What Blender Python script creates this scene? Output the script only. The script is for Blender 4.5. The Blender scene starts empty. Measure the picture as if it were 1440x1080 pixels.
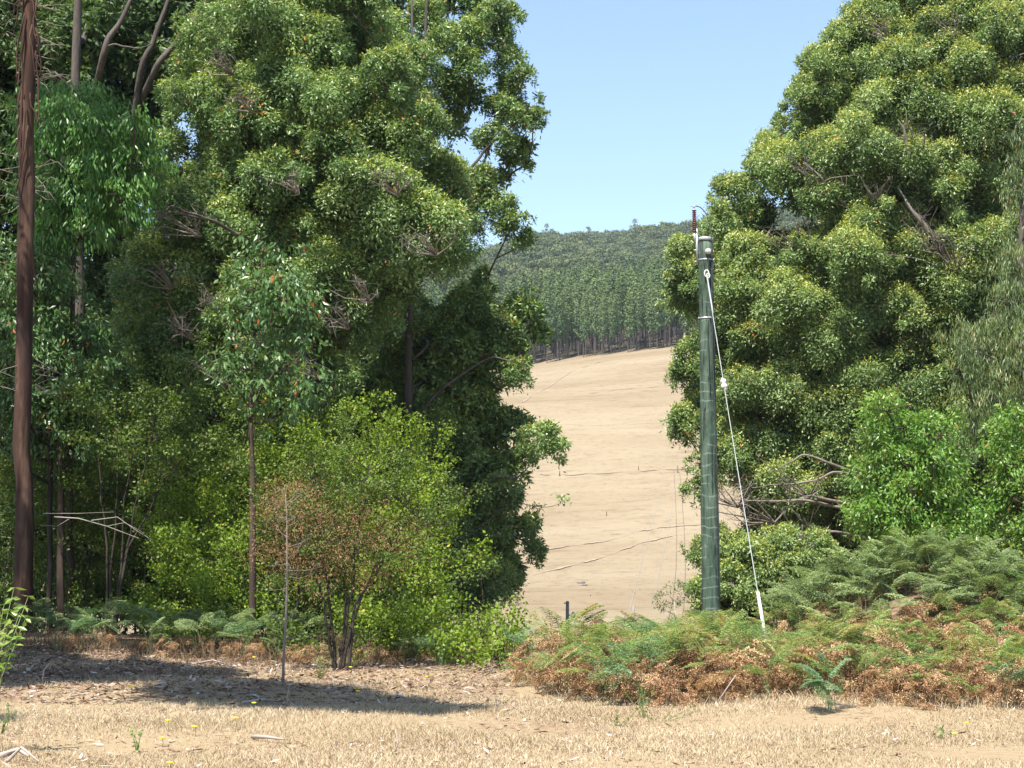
import bpy, math, random
import numpy as np

scene = bpy.context.scene
COL = scene.collection
# ---------------------------------------------------------------- camera
F = 2400.0                       # focal length in pixels of a 1440 x 1080 frame
CAMZ = 1.6
PITCH = math.atan(260 / F)
cd = bpy.data.cameras.new('camera'); cam = bpy.data.objects.new('camera', cd); COL.objects.link(cam)
cd.sensor_width = 36.0; cd.lens = 36.0 * F / 1440
cd.clip_start = 0.1; cd.clip_end = 5000
cam.location = (0, 0, CAMZ); cam.rotation_euler = (math.pi / 2 + PITCH, 0, 0)
scene.camera = cam
# ---------------------------------------------------------------- light
SUN_EL = math.radians(60)
SUNX, SUNY = -0.44, -0.90        # horizontal direction towards the sun (left, behind the camera)
w = bpy.data.worlds.new('World'); scene.world = w; w.use_nodes = True
nt = w.node_tree; bg = nt.nodes['Background']
sky = nt.nodes.new('ShaderNodeTexSky'); sky.sky_type = 'NISHITA'; sky.sun_disc = False
sky.sun_elevation = SUN_EL; sky.sun_rotation = math.atan2(SUNX, SUNY)
sky.air_density = 1.0; sky.dust_density = 0.3; sky.ozone_density = 0.55
nt.links.new(sky.outputs[0], bg.inputs[0]); bg.inputs[1].default_value = 0.098
sl = bpy.data.lights.new('sun', 'SUN'); so = bpy.data.objects.new('sun', sl); COL.objects.link(so)
sl.energy = 4.8; sl.angle = math.radians(0.5); sl.color = (1.0, 0.95, 0.87)
_h = math.hypot(SUNX, SUNY)
_d = np.array([SUNX / _h * math.cos(SUN_EL), SUNY / _h * math.cos(SUN_EL), math.sin(SUN_EL)])
import mathutils
so.rotation_euler = mathutils.Vector(_d).to_track_quat('Z', 'Y').to_euler()
scene.view_settings.view_transform = 'Standard'; scene.view_settings.look = 'None'
scene.view_settings.exposure = 1.35; scene.view_settings.gamma = 1.0
scene.render.engine = 'CYCLES'
cy = scene.cycles
cy.max_bounces = 4; cy.diffuse_bounces = 2; cy.glossy_bounces = 2; cy.transmission_bounces = 3
cy.volume_bounces = 0; cy.transparent_max_bounces = 8
cy.caustics_reflective = False; cy.caustics_refractive = False

CP, SP = math.cos(PITCH), math.sin(PITCH)
def P(px, py, Y):
    """world point seen at pixel (px, py) of the 1440 x 1080 photograph at depth Y"""
    a = px - 720.0; b = 540.0 - py
    y = F * CP - b * SP; z = F * SP + b * CP
    s = Y / y
    return np.array([a * s, Y, CAMZ + z * s])
def px_of(x, y, z):
    dz = z - CAMZ
    f = y * CP + dz * SP; u = -y * SP + dz * CP
    return 720 + F * x / f, 540 - F * u / f

# ---------------------------------------------------------------- materials
def new_mat(name):
    m = bpy.data.materials.new(name); m.use_nodes = True
    t = m.node_tree
    for n in list(t.nodes): t.nodes.remove(n)
    out = t.nodes.new('ShaderNodeOutputMaterial')
    return m, t, out
def ramp(t, stops, interp='LINEAR'):
    r = t.nodes.new('ShaderNodeValToRGB'); r.color_ramp.interpolation = interp
    e = r.color_ramp.elements
    while len(e) < len(stops): e.new(0.5)
    for i, (p, c) in enumerate(stops):
        e[i].position = p; e[i].color = (*c, 1)
    return r
def noise(t, scale, detail=4, vec=None, rough=0.55, sc=None):
    n = t.nodes.new('ShaderNodeTexNoise'); n.inputs['Scale'].default_value = scale
    n.inputs['Detail'].default_value = detail; n.inputs['Roughness'].default_value = rough
    if sc is not None:
        mp = t.nodes.new('ShaderNodeMapping'); mp.inputs['Scale'].default_value = sc
        t.links.new(vec, mp.inputs[0]); vec = mp.outputs[0]
    if vec is not None: t.links.new(vec, n.inputs['Vector'])
    return n
def attr(t, name):
    a = t.nodes.new('ShaderNodeAttribute'); a.attribute_name = name; return a
def mixc(t, fac, a, b, mode='MIX'):
    m = t.nodes.new('ShaderNodeMix'); m.data_type = 'RGBA'; m.blend_type = mode
    for s, v in ((0, fac), (6, a), (7, b)):
        if hasattr(v, 'is_output'): t.links.new(v, m.inputs[s])
        elif isinstance(v, tuple): m.inputs[s].default_value = (*v, 1)
        else: m.inputs[s].default_value = v
    return m.outputs[2]
def math_(t, op, a, b=0.0, clamp=False):
    m = t.nodes.new('ShaderNodeMath'); m.operation = op; m.use_clamp = clamp
    for i, v in enumerate((a, b)):
        if hasattr(v, 'is_output'): t.links.new(v, m.inputs[i])
        else: m.inputs[i].default_value = v
    return m.outputs[0]
def leaf_mat(name, stops, tip, rough=0.42, spec=0.45, trans=0.28, gain=1.35):
    m, t, out = new_mat(name)
    stops = [(p, tuple(x * gain for x in q)) for p, q in stops]; tip = tuple(x * gain for x in tip)
    r = ramp(t, stops); t.links.new(attr(t, 'v').outputs['Fac'], r.inputs[0])
    if name in ('forest_leaves', 'plantation_leaves'):
        oi = t.nodes.new('ShaderNodeObjectInfo'); vv = math_(t, 'ADD', attr(t, 'v').outputs['Fac'], math_(t, 'MULTIPLY', math_(t, 'SUBTRACT', oi.outputs['Random'], 0.5), 0.45)); t.links.new(vv, r.inputs[0])
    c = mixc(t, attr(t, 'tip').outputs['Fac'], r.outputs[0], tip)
    b = t.nodes.new('ShaderNodeBsdfPrincipled'); t.links.new(c, b.inputs['Base Color'])
    b.inputs['Roughness'].default_value = rough; b.inputs['Specular IOR Level'].default_value = spec
    tr = t.nodes.new('ShaderNodeBsdfTranslucent')
    t.links.new(mixc(t, 1.0, c, (1.25, 1.35, 0.7), 'MULTIPLY'), tr.inputs[0])
    mx = t.nodes.new('ShaderNodeMixShader'); mx.inputs[0].default_value = trans
    t.links.new(b.outputs[0], mx.inputs[1]); t.links.new(tr.outputs[0], mx.inputs[2])
    t.links.new(mx.outputs[0], out.inputs[0]); return m
def bark_mat(name, c1, c2, c3, scale=3.0, stretch=0.12, rough=0.85, bump=0.5):
    m, t, out = new_mat(name)
    g = t.nodes.new('ShaderNodeNewGeometry')
    n = noise(t, scale, 6, g.outputs['Position'], 0.6, (1, 1, stretch))
    n2 = noise(t, scale * 6, 4, g.outputs['Position'], 0.6, (1, 1, stretch))
    r = ramp(t, [(0.3, c1), (0.5, c2), (0.68, c3)]); t.links.new(n.outputs[0], r.inputs[0])
    c = mixc(t, n2.outputs[0], r.outputs[0], tuple(x * 0.55 for x in c1))
    b = t.nodes.new('ShaderNodeBsdfPrincipled'); t.links.new(c, b.inputs['Base Color'])
    b.inputs['Roughness'].default_value = rough; b.inputs['Specular IOR Level'].default_value = 0.2
    bp = t.nodes.new('ShaderNodeBump'); bp.inputs['Strength'].default_value = bump; bp.inputs['Distance'].default_value = 0.03
    t.links.new(n2.outputs[0], bp.inputs['Height']); t.links.new(bp.outputs[0], b.inputs['Normal'])
    t.links.new(b.outputs[0], out.inputs[0]); return m
def plain_mat(name, c, rough=0.6, metal=0.0, var=0.25, scale=20):
    m, t, out = new_mat(name)
    g = t.nodes.new('ShaderNodeNewGeometry')
    n = noise(t, scale, 4, g.outputs['Position'])
    col = mixc(t, n.outputs[0], tuple(x * (1 - var) for x in c), tuple(min(1, x * (1 + var)) for x in c))
    b = t.nodes.new('ShaderNodeBsdfPrincipled'); t.links.new(col, b.inputs['Base Color'])
    b.inputs['Roughness'].default_value = rough; b.inputs['Metallic'].default_value = metal
    t.links.new(b.outputs[0], out.inputs[0]); return m
def attr_mat(name, stops, rough=0.8, trans=0.0):
    m, t, out = new_mat(name)
    r = ramp(t, stops); t.links.new(attr(t, 'v').outputs['Fac'], r.inputs[0])
    b = t.nodes.new('ShaderNodeBsdfPrincipled'); t.links.new(r.outputs[0], b.inputs['Base Color'])
    b.inputs['Roughness'].default_value = rough; b.inputs['Specular IOR Level'].default_value = 0.25
    if trans:
        tr = t.nodes.new('ShaderNodeBsdfTranslucent'); t.links.new(r.outputs[0], tr.inputs[0])
        mx = t.nodes.new('ShaderNodeMixShader'); mx.inputs[0].default_value = trans
        t.links.new(b.outputs[0], mx.inputs[1]); t.links.new(tr.outputs[0], mx.inputs[2]); t.links.new(mx.outputs[0], out.inputs[0])
    else: t.links.new(b.outputs[0], out.inputs[0])
    return m

ORANGE = (0.30, 0.10, 0.03)
M = {}
M['gum_left'] = leaf_mat('marri_leaves', [(0, (0.022, 0.042, 0.014)), (0.4, (0.066, 0.112, 0.032)), (0.75, (0.120, 0.175, 0.060)), (0.975, (0.17, 0.21, 0.10)), (0.985, ORANGE)], (0.25, 0.25, 0.028), 0.4, 0.5, gain=1.9)
M['gum_right'] = leaf_mat('gum_leaves', [(0, (0.026, 0.046, 0.015)), (0.4, (0.078, 0.120, 0.034)), (0.75, (0.135, 0.185, 0.065)), (0.98, (0.19, 0.22, 0.11)), (0.99, ORANGE)], (0.29, 0.26, 0.03), 0.4, 0.5, gain=1.95)
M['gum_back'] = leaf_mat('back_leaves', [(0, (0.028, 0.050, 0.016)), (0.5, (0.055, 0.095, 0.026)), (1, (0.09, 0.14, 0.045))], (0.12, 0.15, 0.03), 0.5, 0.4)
M['droop'] = leaf_mat('drooping_leaves', [(0, (0.03, 0.085, 0.015)), (0.5, (0.060, 0.150, 0.022)), (0.9, (0.10, 0.20, 0.05)), (1, (0.13, 0.20, 0.09))], (0.15, 0.2, 0.03), 0.38, 0.5, 0.32)
M['broad'] = leaf_mat('broad_leaves', [(0, (0.025, 0.06, 0.015)), (0.5, (0.05, 0.11, 0.025)), (0.95, (0.09, 0.15, 0.06)), (1, ORANGE)], (0.14, 0.15, 0.03), 0.38, 0.5, 0.22, gain=1.3)
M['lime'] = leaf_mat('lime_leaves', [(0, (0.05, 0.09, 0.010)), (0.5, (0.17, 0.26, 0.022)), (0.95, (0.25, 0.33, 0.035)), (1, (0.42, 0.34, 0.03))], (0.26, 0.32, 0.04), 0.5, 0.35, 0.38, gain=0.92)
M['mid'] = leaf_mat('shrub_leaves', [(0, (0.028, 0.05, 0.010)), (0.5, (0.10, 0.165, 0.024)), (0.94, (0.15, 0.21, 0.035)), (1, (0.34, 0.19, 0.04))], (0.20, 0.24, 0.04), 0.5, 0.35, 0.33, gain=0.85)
M['bright'] = leaf_mat('young_gum_leaves', [(0, (0.05, 0.12, 0.016)), (0.5, (0.11, 0.23, 0.03)), (0.95, (0.18, 0.30, 0.06)), (1, (0.3, 0.16, 0.04))], (0.26, 0.26, 0.05), 0.38, 0.5, 0.34, gain=1.05)
M['weep'] = leaf_mat('weeping_leaves', [(0, (0.022, 0.038, 0.015)), (0.4, (0.070, 0.112, 0.034)), (0.85, (0.13, 0.175, 0.062)), (1, (0.24, 0.13, 0.05))], (0.2, 0.19, 0.04), 0.42, 0.45, 0.2, gain=1.25)
M['dead_leaf'] = leaf_mat('dead_leaves', [(0, (0.13, 0.075, 0.04)), (0.5, (0.22, 0.13, 0.07)), (1, (0.32, 0.2, 0.11))], (0.3, 0.2, 0.1), 0.8, 0.1, 0.3)
M['fern_green'] = leaf_mat('bracken_green', [(0, (0.055, 0.11, 0.035)), (0.45, (0.10, 0.165, 0.05)), (0.78, (0.16, 0.205, 0.06)), (0.9, (0.26, 0.20, 0.075)), (1, (0.33, 0.19, 0.08))], (0.28, 0.23, 0.07), 0.55, 0.3, 0.32)
M['fern_dark'] = leaf_mat('bracken_dark', [(0, (0.06, 0.09, 0.035)), (0.5, (0.115, 0.15, 0.065)), (0.85, (0.16, 0.20, 0.08)), (1, (0.24, 0.19, 0.09))], (0.2, 0.2, 0.07), 0.55, 0.3, 0.28, gain=1.7)
M['fern_blue'] = leaf_mat('bracken_blue', [(0, (0.055, 0.105, 0.05)), (0.5, (0.095, 0.165, 0.075)), (1, (0.16, 0.22, 0.12))], (0.2, 0.28, 0.1), 0.5, 0.35, 0.28)
M['fern_brown'] = leaf_mat('bracken_brown', [(0, (0.11, 0.055, 0.032)), (0.35, (0.215, 0.122, 0.070)), (0.7, (0.34, 0.22, 0.135)), (1, (0.48, 0.36, 0.24))], (0.36, 0.25, 0.14), 0.8, 0.15, 0.3)
M['far_native'] = leaf_mat('forest_leaves', [(0, (0.035, 0.060, 0.030)), (0.5, (0.075, 0.105, 0.040)), (1, (0.125, 0.145, 0.050))], (0.17, 0.16, 0.05), 0.6, 0.3, 0.15, gain=1.2)
M['far_plant'] = leaf_mat('plantation_leaves', [(0, (0.030, 0.058, 0.026)), (0.5, (0.062, 0.105, 0.036)), (1, (0.105, 0.155, 0.050))], (0.14, 0.17, 0.045), 0.6, 0.3, 0.15, gain=1.25)
M['red_bark'] = bark_mat('red_bark', (0.030, 0.020, 0.017), (0.085, 0.042, 0.029), (0.20, 0.125, 0.085), 3.2, 0.16)
M['grey_bark'] = bark_mat('grey_bark', (0.065, 0.052, 0.045), (0.125, 0.105, 0.092), (0.20, 0.175, 0.155), 4, 0.15)
M['pale_bark'] = bark_mat('pale_bark', (0.17, 0.14, 0.12), (0.28, 0.24, 0.20), (0.40, 0.35, 0.30), 3, 0.2)
M['dark_bark'] = bark_mat('dark_bark', (0.035, 0.028, 0.022), (0.06, 0.048, 0.038), (0.1, 0.08, 0.065), 5, 0.2)
M['brown_bark'] = bark_mat('brown_bark', (0.05, 0.034, 0.026), (0.09, 0.062, 0.047), (0.15, 0.11, 0.085), 6, 0.15)
M['far_bark'] = plain_mat('plantation_bark', (0.075, 0.062, 0.056), 0.9, 0, 0.4, 2)
M['twig_wood'] = plain_mat('grey_twig', (0.20, 0.165, 0.14), 0.85, 0, 0.35, 12)
M['dead_wood'] = plain_mat('dead_wood', (0.30, 0.255, 0.22), 0.8, 0, 0.3, 12)
M['steel'] = plain_mat('galvanised_steel', (0.42, 0.44, 0.46), 0.45, 0.6, 0.2, 15)
M['cable_steel'] = plain_mat('wire_steel', (0.28, 0.29, 0.29), 0.6, 0.3, 0.3, 25)
M['white_plastic'] = plain_mat('white_plastic', (0.5, 0.5, 0.47), 0.55, 0, 0.2, 20)
M['porcelain'] = plain_mat('brown_porcelain', (0.12, 0.035, 0.03), 0.2, 0, 0.1, 20)
M['rubber'] = plain_mat('black_cable', (0.03, 0.032, 0.035), 0.5, 0, 0.1, 20)
M['fence_wood'] = plain_mat('weathered_post', (0.26, 0.24, 0.21), 0.9, 0, 0.3, 14)
M['rust'] = plain_mat('rusty_post', (0.16, 0.09, 0.06), 0.9, 0, 0.3, 14)
M['rock'] = plain_mat('grey_rock', (0.16, 0.14, 0.13), 0.9, 0, 0.4, 5)
M['yellow'] = plain_mat('yellow_petals', (0.85, 0.62, 0.02), 0.6, 0, 0.1, 30)
M['stem_green'] = plain_mat('green_stem', (0.12, 0.17, 0.04), 0.6, 0, 0.2, 30)
M['straw'] = attr_mat('straw_blades', [(0, (0.213, 0.151, 0.086)), (0.4, (0.369, 0.284, 0.173)), (0.8, (0.475, 0.384, 0.254)), (1, (0.572, 0.502, 0.373))], 0.8, 0.2)
M['litter'] = attr_mat('fallen_litter', [(0, (0.070, 0.042, 0.028)), (0.35, (0.195, 0.111, 0.070)), (0.7, (0.314, 0.230, 0.167)), (0.9, (0.418, 0.348, 0.292)), (1, (0.501, 0.459, 0.418))], 0.75, 0.05)

# ---------------------------------------------------------------- mesh helpers
def mk(name, V, Q, mats, v=None, tip=None, parent=None, smooth=False, midx=None, link=True):
    V = np.asarray(V, dtype=np.float32).reshape(-1, 3); Q = np.asarray(Q, dtype=np.int32)
    k = Q.shape[1]; n = len(Q)
    me = bpy.data.meshes.new(name)
    me.vertices.add(len(V)); me.vertices.foreach_set('co', V.ravel())
    me.loops.add(n * k); me.loops.foreach_set('vertex_index', Q.ravel())
    me.polygons.add(n); me.polygons.foreach_set('loop_start', np.arange(0, n * k, k, dtype=np.int32))
    try: me.polygons.foreach_set('loop_total', np.full(n, k, dtype=np.int32))
    except Exception: pass
    if not isinstance(mats, (list, tuple)): mats = [mats]
    for m in mats: me.materials.append(m)
    if midx is not None: me.polygons.foreach_set('material_index', np.asarray(midx, dtype=np.int32))
    me.polygons.foreach_set('use_smooth', np.full(n, smooth, dtype=bool))
    for nm, a in (('v', v), ('tip', tip)):
        if a is not None:
            at = me.attributes.new(nm, 'FLOAT', 'FACE'); at.data.foreach_set('value', np.asarray(a, dtype=np.float32))
    me.update(calc_edges=True)
    o = bpy.data.objects.new(name, me)
    if link: COL.objects.link(o)
    if parent is not None: o.parent = parent
    return o
def tag(o, label=None, cat=None, group=None, kind=None):
    for k, x in (('label', label), ('category', cat), ('group', group), ('kind', kind)):
        if x: o[k] = x
    return o
def empty(name, loc, label, cat, group=None):
    o = bpy.data.objects.new(name, None); COL.objects.link(o); o.location = loc; o.empty_display_size = 0.2
    return tag(o, label, cat, group)
def child(o, root):
    """parent o (built in world coordinates) to root without moving it"""
    o.parent = root; o.matrix_parent_inverse = mathutils.Matrix.Translation(root.location).inverted(); return o
def clone(root, loc, rz=0.0, s=1.0, label=None, tilt=(0, 0)):
    r = root.copy(); COL.objects.link(r); r.location = loc; r.rotation_euler = (tilt[0], tilt[1], rz); r.scale = (s, s, s)
    if label: r['label'] = label
    for ch in list(root.children):
        c = ch.copy(); COL.objects.link(c); c.parent = r
    return r
class Geo:
    def __init__(s): s.V = []; s.Q = []; s.n = 0
    def add(s, V, Q): s.V.append(V); s.Q.append(Q + s.n); s.n += len(V)
    def tube(s, pts, rad, k=6, cap=True):
        pts = np.asarray(pts, float); rad = np.broadcast_to(np.asarray(rad, float), (len(pts),))
        d = np.gradient(pts, axis=0); d /= np.linalg.norm(d, axis=1)[:, None] + 1e-9
        m = d.mean(0); ref = np.array([1., 0, 0]) if abs(m[0]) < 0.7 * np.linalg.norm(m) + 1e-9 else np.array([0, 1., 0])
        a = np.cross(d, ref); a /= np.linalg.norm(a, axis=1)[:, None] + 1e-9; b = np.cross(d, a)
        th = np.arange(k) * 2 * math.pi / k
        V = pts[:, None] + rad[:, None, None] * (np.cos(th)[None, :, None] * a[:, None] + np.sin(th)[None, :, None] * b[:, None])
        n = len(pts); i = np.arange(n - 1)[:, None] * k; j = np.arange(k)[None]; j2 = (j + 1) % k
        Q = np.stack([i + j, i + j2, i + k + j2, i + k + j], -1).reshape(-1, 4)
        V = V.reshape(-1, 3)
        if cap:
            c0 = len(V); V = np.vstack([V, pts[0], pts[-1]])
            jj = np.arange(0, k, 2)
            Q = np.vstack([Q, np.stack([np.full(len(jj), c0), (jj + 2) % k, (jj + 1) % k, jj], -1),
                           np.stack([np.full(len(jj), c0 + 1), (n - 1) * k + jj, (n - 1) * k + (jj + 1) % k, (n - 1) * k + (jj + 2) % k], -1)]) if k % 2 == 0 else Q
        s.add(V, Q)
    def box(s, c, h):
        c = np.asarray(c, float); h = np.asarray(h, float)
        V = np.array([[x, y, z] for x in (-1, 1) for y in (-1, 1) for z in (-1, 1)]) * h + c
        s.add(V, np.array([[0, 1, 3, 2], [4, 6, 7, 5], [0, 4, 5, 1], [2, 3, 7, 6], [0, 2, 6, 4], [1, 5, 7, 3]]))
    def build(s, name, mat, parent=None, smooth=True, **kw):
        o = mk(name, np.vstack(s.V), np.vstack(s.Q), mat, smooth=smooth, **kw)
        if parent is not None: child(o, parent)
        return o
def unit(a): return a / (np.linalg.norm(a, axis=-1, keepdims=True) + 1e-9)
def leaf_quads(p, d, L, W, rng, hint=None):
    n = len(p); d = unit(d); s = unit(np.cross(d, rng.normal(size=(n, 3)) if hint is None else hint))
    L = np.broadcast_to(L, (n,))[:, None]; W = np.broadcast_to(W, (n,))[:, None]
    nrm = np.cross(d, s)
    V = np.stack([p, p + d * L * 0.45 + s * W * 0.5 + nrm * W * 0.12, p + d * L, p + d * L * 0.45 - s * W * 0.5 + nrm * W * 0.12], 1)
    return V.reshape(-1, 3), np.arange(n * 4).reshape(-1, 4)
def in_poly(x, y, poly):
    c = np.zeros(len(x), bool); n = len(poly)
    for i in range(n):
        x1, y1 = poly[i]; x2, y2 = poly[i - 1]
        c ^= ((y1 > y) != (y2 > y)) & (x < (x2 - x1) * (y - y1) / (y2 - y1 + 1e-9) + x1)
    return c
def edge_dist(x, y, poly):
    D = np.full(len(x), 1e9); n = len(poly)
    for i in range(n):
        a = np.array(poly[i - 1], float); b = np.array(poly[i], float); ab = b - a
        t = np.clip(((x - a[0]) * ab[0] + (y - a[1]) * ab[1]) / (ab @ ab + 1e-9), 0, 1)
        D = np.minimum(D, np.hypot(x - a[0] - t * ab[0], y - a[1] - t * ab[1]))
    return D

# ---------------------------------------------------------------- terrain
_prof = [(-80, 0.0), (0, 0.0), (44, 0.0), (60, -0.9), (85, -2.0)]
for py_, Y_ in ((884, 103), (850, 122), (800, 148), (750, 175), (700, 203), (650, 233), (600, 266), (560, 300), (530, 340), (512, 380), (503, 420)):
    _prof.append((Y_, float(P(850, py_, Y_)[2])))
_prof += [(560, 80), (780, 139), (1000, 189), (1040, 193), (1150, 170), (1500, 60), (3000, 20)]
_pY = np.array([a for a, b in _prof]); _pZ = np.array([b for a, b in _prof])
_yy = np.linspace(-80, 3000, 3081); _zz = np.interp(_yy, _pY, _pZ)
_k = np.hanning(25); _k /= _k.sum()
_zs = np.convolve(np.pad(_zz, 12, mode='edge'), _k, 'valid')
_near = _yy < 40; _zs[_near] = 0
def H(x, y):
    x = np.asarray(x, float); y = np.asarray(y, float)
    z = np.interp(y, _yy, _zs)
    c = np.interp(y, [0, 90, 250, 420, 620, 1000, 1500], [0, 0, 0.05, 0.115, 0.115, 0.125, 0.0])
    x0 = y * 130 / 2400
    z = z + c * 160 * np.tanh((x - x0) / 160)
    s = np.clip((y - 500) / 300, 0, 1)
    z = z + s * (4.0 * np.sin(x * 0.035 + 1.2) + 3 * np.sin(x * 0.021 + y * 0.012) + 2.0 * np.sin(x * .083 + .5))
    m = np.clip((y - 110) / 100, 0, 1) * (1 - s)
    z = z + m * 0.5 * np.sin(x * 0.05 + y * 0.03)
    z = z + 1.2 * np.exp(-(((x - 7.5) / 2.2) ** 2 + ((y - 31.5) / 2.6) ** 2))     # bank under the bracken mound
    z = z + 0.30 * np.exp(-(((x - 9.5) / 4.0) ** 2 + ((y - 28) / 3.5) ** 2))
    n = np.clip((y - 5) / 10, 0, 1) * np.clip((60 - y) / 20, 0, 1)
    z = z + n * (0.035 * np.sin(x * 0.9 + y * 0.5) + 0.03 * np.sin(y * 1.3 - x * 0.35 + 2) + 0.015 * np.sin(x * 2.7 + y * 2.1))
    z = z + 0.25 * np.exp(-(((x + 11) / 4.0) ** 2 + ((y - 36) / 5) ** 2))
    return z
def grid_axis(segs):
    a = []
    for s, e, d in segs: a += list(np.arange(s, e, d))
    return np.array(a + [segs[-1][1]])
gx = grid_axis([(-1600, -300, 60), (-300, -60, 8), (-60, -16, 1.5), (-16, 16, 0.3), (16, 60, 1.5), (60, 300, 6), (300, 1600, 60)])
gy = grid_axis([(-60, 8, 4), (8, 42, 0.3), (42, 120, 1.5), (120, 460, 3), (460, 1200, 10), (1200, 2800, 80)])
XX, YY = np.meshgrid(gx, gy)
ZZ = H(XX, YY)
nx, ny = len(gx), len(gy)
_i = (np.arange(ny - 1)[:, None] * nx + np.arange(nx - 1)[None]).ravel()
GQ = np.stack([_i, _i + 1, _i + nx + 1, _i + nx], 1)

def ground_material():
    m, t, out = new_mat('ground_dry_grass')
    g = t.nodes.new('ShaderNodeNewGeometry'); pos = g.outputs['Position']
    n1 = noise(t, 0.55, 5, pos, 0.6, (1, 0.8, 1)); n2 = noise(t, 9, 5, pos, 0.65); n3 = noise(t, 45, 3, pos, 0.7)
    near = ramp(t, [(0.3, (0.296, 0.224, 0.135)), (0.5, (0.351, 0.279, 0.180)), (0.66, (0.241, 0.160, 0.106)), (0.8, (0.186, 0.116, 0.078))])
    s = math_(t, 'ADD', math_(t, 'MULTIPLY', n1.outputs[0], 0.55), math_(t, 'MULTIPLY', n2.outputs[0], 0.45))
    t.links.new(s, near.inputs[0])
    nc = mixc(t, n3.outputs[0], near.outputs[0], (0.62, 0.50, 0.34), 'MULTIPLY')
    nc = mixc(t, 0.55, near.outputs[0], nc)
    # paddock: straw with faint contour streaks
    h1 = noise(t, 0.02, 5, pos, 0.55, (1, 2.2, 1)); h2 = noise(t, 0.30, 9, pos, 0.74, (0.5, 1.0, 2.5)); h3 = noise(t, 1.6, 8, pos, 0.85, (0.5, 0.35, 1.2))
    hc = ramp(t, [(0.30, (0.197, 0.151, 0.095)), (0.5, (0.235, 0.187, 0.122)), (0.68, (0.261, 0.213, 0.144))]); t.links.new(h1.outputs[0], hc.inputs[0])
    sp = ramp(t, [(0.34, (0.80, 0.75, 0.70)), (0.47, (1.0, 1.0, 1.0)), (0.75, (1.06, 1.05, 1.0))]); t.links.new(h2.outputs[0], sp.inputs[0])
    sp3 = ramp(t, [(0.36, (0.74, 0.70, 0.66)), (0.48, (1.0, 1.0, 1.0)), (0.8, (1.08, 1.07, 1.04))]); t.links.new(h3.outputs[0], sp3.inputs[0])
    h = mixc(t, 1.0, hc.outputs[0], sp.outputs[0], 'MULTIPLY'); h = mixc(t, 1.0, h, sp3.outputs[0], 'MULTIPLY')
    sx = t.nodes.new('ShaderNodeSeparateXYZ'); t.links.new(pos, sx.inputs[0])
    far = math_(t, 'MULTIPLY', math_(t, 'SUBTRACT', sx.outputs[1], 60), 0.05, True)
    c = mixc(t, far, nc, h)
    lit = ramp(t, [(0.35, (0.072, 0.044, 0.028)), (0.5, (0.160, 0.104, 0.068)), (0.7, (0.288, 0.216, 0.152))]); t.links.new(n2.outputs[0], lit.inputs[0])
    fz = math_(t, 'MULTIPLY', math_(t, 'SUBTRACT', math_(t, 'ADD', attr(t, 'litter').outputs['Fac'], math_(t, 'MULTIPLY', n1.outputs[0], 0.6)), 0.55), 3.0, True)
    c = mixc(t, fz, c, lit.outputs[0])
    fo = math_(t, 'MULTIPLY', math_(t, 'SUBTRACT', sx.outputs[1], 425), 0.12, True)
    c = mixc(t, fo, c, (0.10, 0.085, 0.06))
    b = t.nodes.new('ShaderNodeBsdfPrincipled'); t.links.new(c, b.inputs['Base Color']); b.inputs['Roughness'].default_value = 0.95
    b.inputs['Specular IOR Level'].default_value = 0.1
    bp = t.nodes.new('ShaderNodeBump'); bp.inputs['Strength'].default_value = 0.7; bp.inputs['Distance'].default_value = 0.06
    t.links.new(math_(t, 'ADD', n2.outputs[0], math_(t, 'MULTIPLY', n3.outputs[0], 0.6)), bp.inputs['Height']); t.links.new(bp.outputs[0], b.inputs['Normal'])
    t.links.new(b.outputs[0], out.inputs[0]); return m
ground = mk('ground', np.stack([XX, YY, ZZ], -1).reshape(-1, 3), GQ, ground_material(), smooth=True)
tag(ground, kind='structure')
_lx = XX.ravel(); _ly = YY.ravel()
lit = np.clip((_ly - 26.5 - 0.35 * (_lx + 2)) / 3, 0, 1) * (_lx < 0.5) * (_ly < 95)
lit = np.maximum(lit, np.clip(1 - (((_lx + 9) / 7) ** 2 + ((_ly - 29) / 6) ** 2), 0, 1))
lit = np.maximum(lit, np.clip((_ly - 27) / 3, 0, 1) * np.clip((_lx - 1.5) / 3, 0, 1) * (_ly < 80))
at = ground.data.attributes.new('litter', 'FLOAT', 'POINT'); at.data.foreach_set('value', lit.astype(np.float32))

# ---------------------------------------------------------------- trees
def clumps_in(poly, Y, D, s, rng, holes=(), rr=(0.62, 0.95), flat=0.85, inset=0.8, keep_in=0.5):
    """clump centres filling a rounded crown body whose outline is poly at depth Y"""
    xs = [p[0] for p in poly]; ys = [p[1] for p in poly]
    ppm = F / Y; n = 9000
    x = rng.uniform(min(xs), max(xs), n); y = rng.uniform(min(ys), max(ys), n)
    k = in_poly(x, y, poly); x, y = x[k], y[k]
    e = edge_dist(x, y, poly) / ppm
    r = s * rng.uniform(rr[0], rr[1], len(x))
    k = e > r * inset
    for hx, hy, hr in holes: k &= np.hypot(x - hx, y - hy) / ppm > hr / ppm + r * 0.35
    x, y, e, r = x[k], y[k], e[k], r[k]
    m = np.minimum(1, np.sqrt(e / (D * 1.1 + 1e-6)))
    t = rng.uniform(-1, 1, len(x)); t = np.sign(t) * np.abs(t) ** 0.6
    core = np.abs(t) < 0.5
    keep = ~core | (rng.random(len(x)) < keep_in)
    yy = Y + D * m * t
    pts = []; rad = []
    for i in range(len(x)):
        if not keep[i]: continue
        p = P(x[i], y[i], yy[i])
        if pts:
            d = np.linalg.norm(np.array(pts) - p, axis=1)
            if (d < s * 0.95).any(): continue
        pts.append(p); rad.append(r[i])
    return np.array(pts).reshape(-1, 3), np.array(rad)
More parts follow.
